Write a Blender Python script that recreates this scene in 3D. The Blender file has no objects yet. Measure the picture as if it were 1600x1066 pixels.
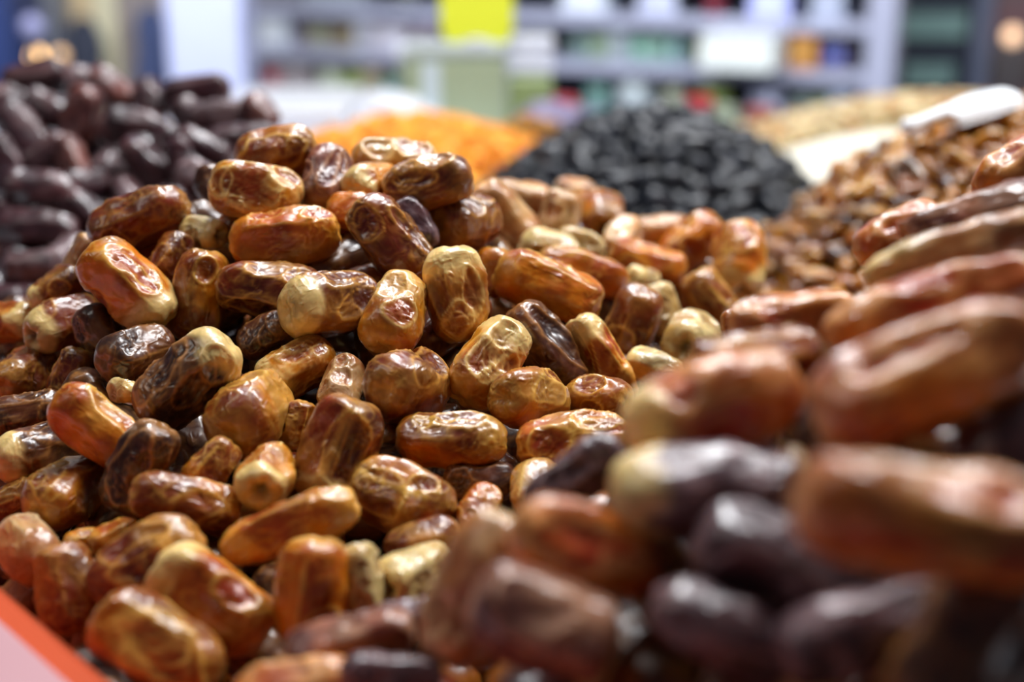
import bpy, math, random
import numpy as np
from mathutils import Vector, Matrix

# ------------------------------------------------------------------ camera, world, lights, exposure
S = bpy.context.scene
COL = S.collection
CAMZ = 1.18
PITCH = math.radians(17)
FPX = 1600 * 50 / 36.0
cam = bpy.data.cameras.new('camera')
cam_o = bpy.data.objects.new('camera', cam); COL.objects.link(cam_o)
cam_o.location = (0, 0, CAMZ); cam_o.rotation_euler = (math.radians(90) - PITCH, 0, 0)
cam.lens = 50; cam.sensor_width = 36; cam.clip_start = 0.02
cam.dof.use_dof = True; cam.dof.focus_distance = 0.50; cam.dof.aperture_fstop = 4.6
cam.dof.aperture_blades = 9
S.camera = cam_o

W = bpy.data.worlds.new('world'); S.world = W; W.use_nodes = True
W.node_tree.nodes['Background'].inputs[0].default_value = (0.75, 0.82, 1.0, 1)
W.node_tree.nodes['Background'].inputs[1].default_value = 0.045

def area(name, loc, target, size, power, col, size_y=None):
    l = bpy.data.lights.new(name, 'AREA'); l.energy = power; l.color = col
    l.size = size
    if size_y: l.shape = 'RECTANGLE'; l.size_y = size_y
    o = bpy.data.objects.new(name, l); COL.objects.link(o)
    o.location = loc
    o.rotation_euler = (Vector(target) - Vector(loc)).to_track_quat('-Z', 'Y').to_euler()
    return o
area('stall_light', (-0.05, 1.15, 2.15), (0.05, 0.6, 1.0), 0.14, 17.0, (0.95, 0.97, 1.0), 1.1)
area('stall_light', (0.65, 0.9, 2.1), (0.15, 0.6, 1.0), 0.12, 19.0, (0.97, 0.98, 1.0), 1.0)
area('stall_light', (-0.75, 0.35, 2.2), (0, 0.5, 1.0), 0.2, 2.2, (1.0, 0.96, 0.9), 0.9)
area('unseen_rear_light', (-0.1, 2.7, 2.1), (-0.05, 4.4, 0.85), 3.4, 118, (0.93, 0.95, 1.0), 0.9)  # unseen lamp, set low and aimed to brighten the shelf fronts
area('unseen_rear_light', (-1.5, 3.7, 2.4), (-1.5, 4.9, 1.0), 0.9, 16, (1.0, 0.95, 0.85), 0.4)  # unseen warm lamp added to brighten the cream screen
area('unseen_rear_light', (0.2, 1.75, 2.5), (0.1, 1.9, 0.9), 1.6, 10, (0.95, 0.97, 1.0), 0.4)

S.view_settings.view_transform = 'Standard'; S.view_settings.look = 'None'
S.view_settings.gamma = 1; S.view_settings.use_curve_mapping = False
S.view_settings.exposure = 0.0
S.cycles.use_denoising = True
S.cycles.max_bounces = 6; S.cycles.diffuse_bounces = 3; S.cycles.glossy_bounces = 3
S.cycles.transmission_bounces = 4; S.cycles.sample_clamp_indirect = 4.0
S.cycles.caustics_reflective = False; S.cycles.caustics_refractive = False

# ------------------------------------------------------------------ helpers
CP, SP = math.cos(PITCH), math.sin(PITCH)
Fv = np.array([0, CP, -SP]); Uv = np.array([0, SP, CP]); Rv = np.array([1.0, 0, 0])
C0 = np.array([0, 0, CAMZ])
def at(x, y, d):
    return C0 + d * (Fv + Rv * ((x - 800) / FPX) + Uv * ((533 - y) / FPX))
def at_z(x, y, z):
    r = Fv + Rv * ((x - 800) / FPX) + Uv * ((533 - y) / FPX)
    return C0 + r * ((z - CAMZ) / r[2])
def at_Y(x, y, Y):
    r = Fv + Rv * ((x - 800) / FPX) + Uv * ((533 - y) / FPX)
    return C0 + r * (Y / r[1])
def lin(c):
    c = np.asarray(c, float) / 255.0
    return np.where(c <= 0.04045, c / 12.92, ((c + 0.055) / 1.055) ** 2.4)
def rgba(c): return tuple(lin(c)) + (1.0,)

def tag(o, label=None, cat=None, group=None, kind=None):
    if label: o['label'] = label
    if cat: o['category'] = cat
    if group: o['group'] = group
    if kind: o['kind'] = kind
    return o
def link(name, data, parent=None, loc=None):
    o = bpy.data.objects.new(name, data); COL.objects.link(o)
    if parent is not None: o.parent = parent
    if loc is not None: o.location = loc
    return o
def empty(name, loc, label, cat, group=None, rotz=0):
    o = link(name, None, None, loc); o.rotation_euler = (0, 0, rotz); o.empty_display_size = 0.02
    return tag(o, label, cat, group)
def mesh_np(name, V, quads, tris=None, mat=None, col=None, smooth=True):
    me = bpy.data.meshes.new(name)
    nq = len(quads); nt = 0 if tris is None else len(tris)
    me.vertices.add(len(V)); me.vertices.foreach_set('co', np.asarray(V, np.float32).ravel())
    li = np.asarray(quads, np.int32).ravel()
    if nt: li = np.concatenate([li, np.asarray(tris, np.int32).ravel()])
    me.loops.add(len(li)); me.loops.foreach_set('vertex_index', li.astype(np.int32))
    ls = np.arange(nq) * 4
    if nt: ls = np.concatenate([ls, nq * 4 + np.arange(nt) * 3])
    me.polygons.add(nq + nt); me.polygons.foreach_set('loop_start', ls.astype(np.int32))
    me.update(calc_edges=True)
    me.polygons.foreach_set('use_smooth', np.full(nq + nt, smooth, bool))
    if col is not None:
        a = me.color_attributes.new('tint', 'FLOAT_COLOR', 'POINT')
        c4 = np.ones((len(V), 4), np.float32); c4[:, :3] = col
        a.data.foreach_set('color', c4.ravel())
    if mat: me.materials.append(mat)
    me.validate(); me.update()
    return me

# 3-D gradient noise
_rg = np.random.RandomState(7)
_perm = _rg.permutation(256); _perm = np.concatenate([_perm, _perm, _perm])
_grad = _rg.normal(size=(256, 3)); _grad /= np.linalg.norm(_grad, axis=1)[:, None]
def noise(p):
    i = np.floor(p).astype(int); f = p - i; i &= 255
    u = f * f * f * (f * (f * 6 - 15) + 10)
    out = 0
    for dx in (0, 1):
        wx = u[:, 0] if dx else 1 - u[:, 0]
        for dy in (0, 1):
            wy = u[:, 1] if dy else 1 - u[:, 1]
            for dz in (0, 1):
                wz = u[:, 2] if dz else 1 - u[:, 2]
                h = _perm[_perm[_perm[i[:, 0] + dx] + i[:, 1] + dy] + i[:, 2] + dz]
                g = _grad[h]
                out = out + wx * wy * wz * (g[:, 0] * (f[:, 0] - dx) + g[:, 1] * (f[:, 1] - dy) + g[:, 2] * (f[:, 2] - dz))
    return out * 1.6
def sstep(a, b, x):
    t = np.clip((x - a) / (b - a), 0, 1); return t * t * (3 - 2 * t)

# ------------------------------------------------------------------ materials
def mat(name, col=(200, 200, 200), rough=0.5, spec=0.5, metal=0, noise_amt=0.0, noise_scale=20, emit=None, estr=0, bump=0.0, bscale=60, alpha=None, trans=0):
    m = bpy.data.materials.new(name); m.use_nodes = True
    nt = m.node_tree; b = nt.nodes['Principled BSDF']
    b.inputs['Base Color'].default_value = rgba(col)
    b.inputs['Roughness'].default_value = rough
    b.inputs['Specular IOR Level'].default_value = spec
    b.inputs['Metallic'].default_value = metal
    b.inputs['Transmission Weight'].default_value = trans
    tc = nt.nodes.new('ShaderNodeTexCoord')
    if noise_amt:
        n = nt.nodes.new('ShaderNodeTexNoise'); n.inputs['Scale'].default_value = noise_scale
        nt.links.new(tc.outputs['Object'], n.inputs['Vector'])
        mx = nt.nodes.new('ShaderNodeMix'); mx.data_type = 'RGBA'; mx.blend_type = 'MULTIPLY'
        mx.inputs['Factor'].default_value = noise_amt
        mx.inputs['A'].default_value = rgba(col)
        nt.links.new(n.outputs['Fac'], mx.inputs['B']); nt.links.new(mx.outputs['Result'], b.inputs['Base Color'])
    if bump:
        n2 = nt.nodes.new('ShaderNodeTexNoise'); n2.inputs['Scale'].default_value = bscale
        nt.links.new(tc.outputs['Object'], n2.inputs['Vector'])
        bp = nt.nodes.new('ShaderNodeBump'); bp.inputs['Strength'].default_value = bump; bp.inputs['Distance'].default_value = 0.01
        nt.links.new(n2.outputs['Fac'], bp.inputs['Height']); nt.links.new(bp.outputs['Normal'], b.inputs['Normal'])
    if emit:
        b.inputs['Emission Color'].default_value = rgba(emit); b.inputs['Emission Strength'].default_value = estr
    return m

def fruit_mat(name, rough=0.3, sss=0.25, bump=0.5, bdist=0.0006, scale=420, coat=0.0, spec=0.5, rr=0.22):
    m = bpy.data.materials.new(name); m.use_nodes = True
    nt = m.node_tree; N = nt.nodes; Lk = nt.links; b = N['Principled BSDF']
    at_ = N.new('ShaderNodeAttribute'); at_.attribute_name = 'tint'
    tc = N.new('ShaderNodeTexCoord'); oi = N.new('ShaderNodeObjectInfo')
    ad = N.new('ShaderNodeVectorMath'); ad.operation = 'ADD'
    Lk.new(tc.outputs['Object'], ad.inputs[0]); Lk.new(oi.outputs['Random'], ad.inputs[1])
    # skin blotches
    n1 = N.new('ShaderNodeTexNoise'); n1.inputs['Scale'].default_value = 140; n1.inputs['Detail'].default_value = 4
    Lk.new(ad.outputs[0], n1.inputs['Vector'])
    mr = N.new('ShaderNodeMapRange'); mr.inputs['From Min'].default_value = 0.3; mr.inputs['From Max'].default_value = 0.7
    mr.inputs['To Min'].default_value = 0.72; mr.inputs['To Max'].default_value = 1.22
    Lk.new(n1.outputs['Fac'], mr.inputs['Value'])
    mx = N.new('ShaderNodeVectorMath'); mx.operation = 'SCALE'
    Lk.new(at_.outputs['Color'], mx.inputs[0]); Lk.new(mr.outputs[0], mx.inputs['Scale'])
    Lk.new(mx.outputs[0], b.inputs['Base Color'])
    # papery wrinkles: stretched, warped noise
    mp = N.new('ShaderNodeMapping'); mp.inputs['Scale'].default_value = (0.55, 1, 1)
    Lk.new(ad.outputs[0], mp.inputs['Vector'])
    n2 = N.new('ShaderNodeTexNoise'); n2.noise_type = 'RIDGED_MULTIFRACTAL'
    n2.inputs['Scale'].default_value = scale; n2.inputs['Detail'].default_value = 3; n2.inputs['Distortion'].default_value = 0.6
    Lk.new(mp.outputs[0], n2.inputs['Vector'])
    bp = N.new('ShaderNodeBump'); bp.inputs['Strength'].default_value = bump; bp.inputs['Distance'].default_value = bdist
    n3 = N.new('ShaderNodeTexNoise'); n3.inputs['Scale'].default_value = 90; n3.inputs['Detail'].default_value = 1
    Lk.new(ad.outputs[0], n3.inputs['Vector'])
    m3 = N.new('ShaderNodeMapRange'); m3.inputs['From Min'].default_value = 0.42; m3.inputs['From Max'].default_value = 0.6
    m3.inputs['To Min'].default_value = 0.15; m3.inputs['To Max'].default_value = 1.0
    Lk.new(n3.outputs['Fac'], m3.inputs['Value'])
    ml = N.new('ShaderNodeMath'); ml.operation = 'MULTIPLY'
    Lk.new(n2.outputs['Fac'], ml.inputs[0]); Lk.new(m3.outputs[0], ml.inputs[1])
    Lk.new(ml.outputs[0], bp.inputs['Height']); Lk.new(bp.outputs['Normal'], b.inputs['Normal'])
    Lk.new(bp.outputs['Normal'], b.inputs['Coat Normal'])
    r2 = N.new('ShaderNodeMapRange'); r2.inputs['To Min'].default_value = rough - 0.06; r2.inputs['To Max'].default_value = rough + rr
    Lk.new(n1.outputs['Fac'], r2.inputs['Value']); Lk.new(r2.outputs[0], b.inputs['Roughness'])
    b.inputs['Specular IOR Level'].default_value = spec
    b.inputs['Subsurface Weight'].default_value = sss
    b.inputs['Subsurface Radius'].default_value = (1.0, 0.35, 0.12)
    b.inputs['Subsurface Scale'].default_value = 0.004
    b.inputs['Coat Weight'].default_value = coat; b.inputs['Coat Roughness'].default_value = 0.18
    return m
M_DATE = fruit_mat('date_skin', 0.26, 0.22, 0.85, 0.0009, 330, coat=0.5)
M_DARK = fruit_mat('dark_date_skin', 0.34, 0.05, 0.6, 0.0008, 180, coat=0.5, spec=.6)
M_BLACK = fruit_mat('black_fruit_skin', 0.30, 0.0, 0.5, 0.0008, 150, coat=.35, spec=.55)
M_RAISIN = fruit_mat('raisin_skin', 0.24, 0.2, 0.6, 0.0007, 300, coat=0.6)
M_MATTE = fruit_mat('dry_fruit_skin', 0.6, 0.2, 0.4, 0.0006, 200)

# ------------------------------------------------------------------ a dried fruit, grown as one wrinkled surface along local X
PAL = {  # base, alternate, ridge, dent
 'A': ((164, 92, 26), (118, 52, 18), (224, 178, 96), (108, 38, 18)),
 'R': ((122, 48, 22), (86, 32, 20), (214, 160, 84), (96, 28, 20)),
 'D': ((84, 42, 24), (52, 28, 22), (176, 124, 72), (50, 24, 20)),
 'G': ((196, 126, 42), (156, 82, 24), (238, 202, 132), (136, 52, 22)),
 'T': ((192, 142, 90), (164, 104, 62), (230, 204, 160), (150, 84, 50)),
 'C': ((208, 182, 124), (184, 146, 86), (232, 214, 168), (160, 116, 66)),
 'O': ((194, 108, 28), (156, 70, 20), (232, 184, 100), (140, 42, 20)),
 'P': ((128, 70, 54), (90, 50, 46), (206, 160, 128), (84, 40, 46)),
 'V': ((84, 54, 56), (60, 40, 46), (160, 132, 134), (60, 38, 46)),
 'X': ((206, 124, 52), (166, 78, 34), (238, 184, 124), (164, 42, 26)),
 'K': ((66, 30, 38), (46, 22, 31), (112, 66, 66), (38, 18, 27)),
 'L': ((108, 54, 48), (74, 38, 40), (146, 100, 88), (66, 32, 36)),
 'B': ((17, 21, 30), (12, 15, 23), (34, 40, 54), (8, 10, 15)),
 'S': ((132, 74, 22), (78, 42, 16), (190, 146, 82), (70, 38, 20)),
 'Y': ((178, 116, 34), (116, 64, 20), (228, 188, 112), (84, 46, 20)),
 'Q': ((250, 166, 44), (238, 140, 30), (252, 200, 100), (232, 130, 26)),
 'N': ((236, 216, 172), (216, 188, 136), (238, 220, 182), (190, 154, 100)),
}
PALN = {k: [lin(c) for c in v] for k, v in PAL.items()}
CREAM = lin((238, 208, 142))
def fruit(name, rng, L, Wd, style, cap='', hole='', nu=84, nv=56, mt=None, wr=1.0, dents=None, square=None, bend=0.0, taper=0.0, spots=(), facets=True):
    """L, Wd in metres; returns mesh. cap: which end is pale ('+', '-', 'b'); hole: which end shows the stalk hollow"""
    a, r0 = L / 2, Wd / 2
    asp = a / r0
    th = np.linspace(0, np.pi, nu + 1)[1:-1]
    ph = np.arange(nv) * 2 * np.pi / nv
    TH, PH = np.meshgrid(th, ph, indexing='ij')
    TH, PH = TH.ravel(), PH.ravel()
    e = square if square else rng.uniform(0.58, 0.8)
    ct = -np.cos(TH); st = np.sin(TH)
    X = np.sign(ct) * np.abs(ct) ** max(e, 0.72)
    r = st ** e
    tp = taper + rng.uniform(-0.1, 0.1)
    r = r * (1 + tp * X)
    cy, cz = np.cos(PH), np.sin(PH)
    off = rng.uniform(0, 80, 3)
    P = np.stack([X * asp, r * cy, r * cz], 1)
    r = r * (1 + 0.04 * np.cos(2 * PH + rng.uniform(0, 6)) + 0.04 * np.cos(3 * PH + rng.uniform(0, 6) + X * 1.2))
    # flattened faces with creases between them
    edge = np.zeros(len(X)); fcol = np.zeros(len(X))
    if facets:
        K = rng.randint(4, 8); base_p = rng.uniform(0, 6.28); rks = []
        fv = rng.uniform(-1, 1, K + 1)
        for k in range(K):
            pk = base_p + 2 * np.pi * k / K + rng.uniform(-.4, .4); nx = rng.uniform(-.22, .22); dk = rng.uniform(.80, .94)
            cc = np.cos(PH - pk)
            rk = np.where(cc > .05, (dk - nx * X * asp * .6) / np.maximum(cc, .05), 20.0)
            rks.append(np.maximum(rk, .3))
        rks = np.array(rks); lo = np.sort(rks, 0)
        act = sstep(1.12, .96, lo[0] / np.maximum(r, .05))
        edge = sstep(.93, .995, lo[0] / lo[1]) * act * (r > .45)
        fcol = fv[np.argmin(rks, 0)] * act
        pw = 16.0
        r = (np.maximum(r, 1e-3) ** -pw + (rks ** -pw).sum(0)) ** (-1 / pw)
        r = r * 1.05
    low = noise(P * 0.9 + off); low2 = noise(P * 1.7 + off + 31)
    disp = 0.09 * low + 0.06 * low2 + 0.022 * edge
    warp = np.stack([noise(P * 1.5 + off + 5), noise(P * 1.5 + off + 15), noise(P * 1.5 + off + 25)], 1)
    dn = np.zeros(len(X)); rim = np.zeros(len(X)); cut = np.zeros(len(X))
    nd = rng.randint(3, 7) if dents is None else dents
    for kk in range(nd + len(spots)):
        x0 = rng.uniform(-0.75, 0.75); p0 = rng.uniform(0, 2 * np.pi)
        sx = rng.uniform(0.22, 0.5); sp = rng.uniform(0.32, 0.7)
        A = rng.uniform(0.05, 0.13)
        if kk < len(spots):
            x0, p0, sx, sp, A = spots[kk]; p0 = math.radians(p0)
        dp = (PH - p0 + np.pi) % (2 * np.pi) - np.pi
        rot = rng.uniform(-0.6, 0.6)
        u = (X - x0); 
        d = np.sqrt(((u * np.cos(rot) + dp * 0.4 * np.sin(rot)) / sx) ** 2 + ((dp * np.cos(rot) - u * np.sin(rot)) / sp) ** 2) + 0.30 * warp[:, kk % 3]
        ins = 1 - sstep(0.60, 1.0, d)
        if A < 0: disp = disp - A * ins; A = 0
        cut = np.maximum(cut, A * ins); dn = np.maximum(dn, ins)
        rim = np.maximum(rim, np.exp(-((d - 1.04) / 0.09) ** 2) * (1 if kk < len(spots) else rng.uniform(0.3, 1)))
    disp = disp - cut + 0.034 * rim
    q = P * np.array([1.25, 2.3, 2.3]) + warp * 0.7 + off + 50
    w1 = np.clip(1 - np.abs(noise(q)) * 3.4, 0, 1) ** 2
    q2 = P * np.array([2.8, 4.6, 4.6]) + warp * 1.2 + off + 90
    w2 = np.clip(1 - np.abs(noise(q2)) * 3.0, 0, 1) ** 2
    msk = 0.35 + 0.65 * sstep(-0.25, 0.35, noise(P * 0.8 + off + 70))
    q3 = P * np.array([5.5, 9.0, 9.0]) + warp * 2.2 + off + 190
    w3 = np.clip(1 - np.abs(noise(q3)) * 2.6, 0, 1) ** 1.5
    cr = np.clip(msk * .7 + dn * .9, 0, 1.4)
    disp = disp + wr * (msk * 0.040 * w1 + cr * (0.030 * w2 + (0.020 * w3 if nu > 60 else 0)))
    endf = st ** 0.6
    rr = r * (1 + disp * endf * 1.0)
    x = X * asp * (1 + 0.03 * low2)
    # stalk hollow
    hol = np.zeros(len(X))
    for sgn, ch in ((1, '+'), (-1, '-')):
        big = hole in (ch, 'b')
        wdt, dep = (0.34, 0.5) if big else (0.22, 0.12)
        s = (X * sgn > 0.6)
        g = np.exp(-(r / wdt) ** 2) * s
        x = x - sgn * dep * g
        x = x + sgn * (0.05 if big else 0.02) * s * np.cos(5 * PH + rng.uniform(0, 6)) * np.exp(-((r - 0.4) / 0.2) ** 2)
        if big: hol = np.maximum(hol, np.exp(-(r / 0.26) ** 2) * s)
    bd = bend + rng.uniform(-0.05, 0.05)
    V = np.stack([x, rr * cy, rr * cz + bd * (X ** 2 - 0.4) * asp], 1) * r0
    # colour of the skin
    base, alt, rid, den = PALN[style]
    m = sstep(-0.35, 0.35, noise(P * 0.7 + off + 110))[:, None]
    c = base * (1 - m) + alt * m
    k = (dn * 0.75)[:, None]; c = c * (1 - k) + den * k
    pale = sstep(0.05, 0.5, noise(P * 0.55 + off + 140))[:, None] * 0.45
    c = c * (1 - pale) + rid * 0.8 * pale
    c = c * (1 + .28 * fcol)[:, None]
    k = np.clip(rim * 0.85 + edge * .75 + w1 * msk * 0.45 + w2 * msk * 0.25, 0, 0.92)[:, None] * (0.9 if style not in 'BKQ' else 0.4)
    c = c * (1 - k) + rid * k
    capw = np.zeros(len(X))
    for sgn, ch in ((1, '+'), (-1, '-')):
        if cap in (ch, 'b'):
            capw = np.maximum(capw, sstep(0.42, 0.62, X * sgn + 0.22 * low + 0.1 * warp[:, 1]))
        else:
            c = c + (rid - c) * (sstep(0.86, 1.0, X * sgn) * 0.45)[:, None]
    c = c + (CREAM - c) * (capw * 0.85)[:, None]
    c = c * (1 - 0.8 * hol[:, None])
    if style not in 'BKQN':
        lum = c.mean(1)[:, None]; c = np.clip(lum + (c - lum) * 1.10, 0.002, 1)
    # faces
    n0 = nu - 1
    idx = np.arange(n0 * nv).reshape(n0, nv)
    A_ = idx[:-1]; B_ = idx[1:]
    quads = np.stack([A_, np.roll(A_, -1, 1), np.roll(B_, -1, 1), B_], -1).reshape(-1, 4)[:, ::-1]
    pa = V[:nv].mean(0); pb = V[-nv:].mean(0)
    V = np.vstack([V, pa, pb]); c = np.vstack([c, c[:nv].mean(0), c[-nv:].mean(0)])
    ia, ib = len(V) - 2, len(V) - 1
    f = idx[0]; g = idx[-1]
    t1 = np.stack([np.full(nv, ia), np.roll(f, -1), f], 1)[:, ::-1]
    t2 = np.stack([np.full(nv, ib), g, np.roll(g, -1)], 1)[:, ::-1]
    return mesh_np(name, V, quads, np.vstack([t1, t2]), mt or M_DATE, np.clip(c, 0, 1))
def frame_from_axis(ax, roll):
    ax = Vector(ax).normalized()
    q = Vector((1, 0, 0)).rotation_difference(ax)
    return (q @ Matrix.Rotation(roll, 3, 'X').to_quaternion())


def frame_facing(ax):
    """local X along the fruit, local Z turned to the open side of the heap, local Y beside it"""
    X_ = Vector(ax).normalized(); Z = Vector(-0.85 * Fv + 0.35 * Uv); Z = (Z - X_ * Z.dot(X_))
    if Z.length < .05: Z = Vector(Uv) - X_ * X_.dot(Vector(Uv))
    Z.normalize(); Y = Z.cross(X_)
    return Matrix((X_, Y, Z)).transposed().to_quaternion()
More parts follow.
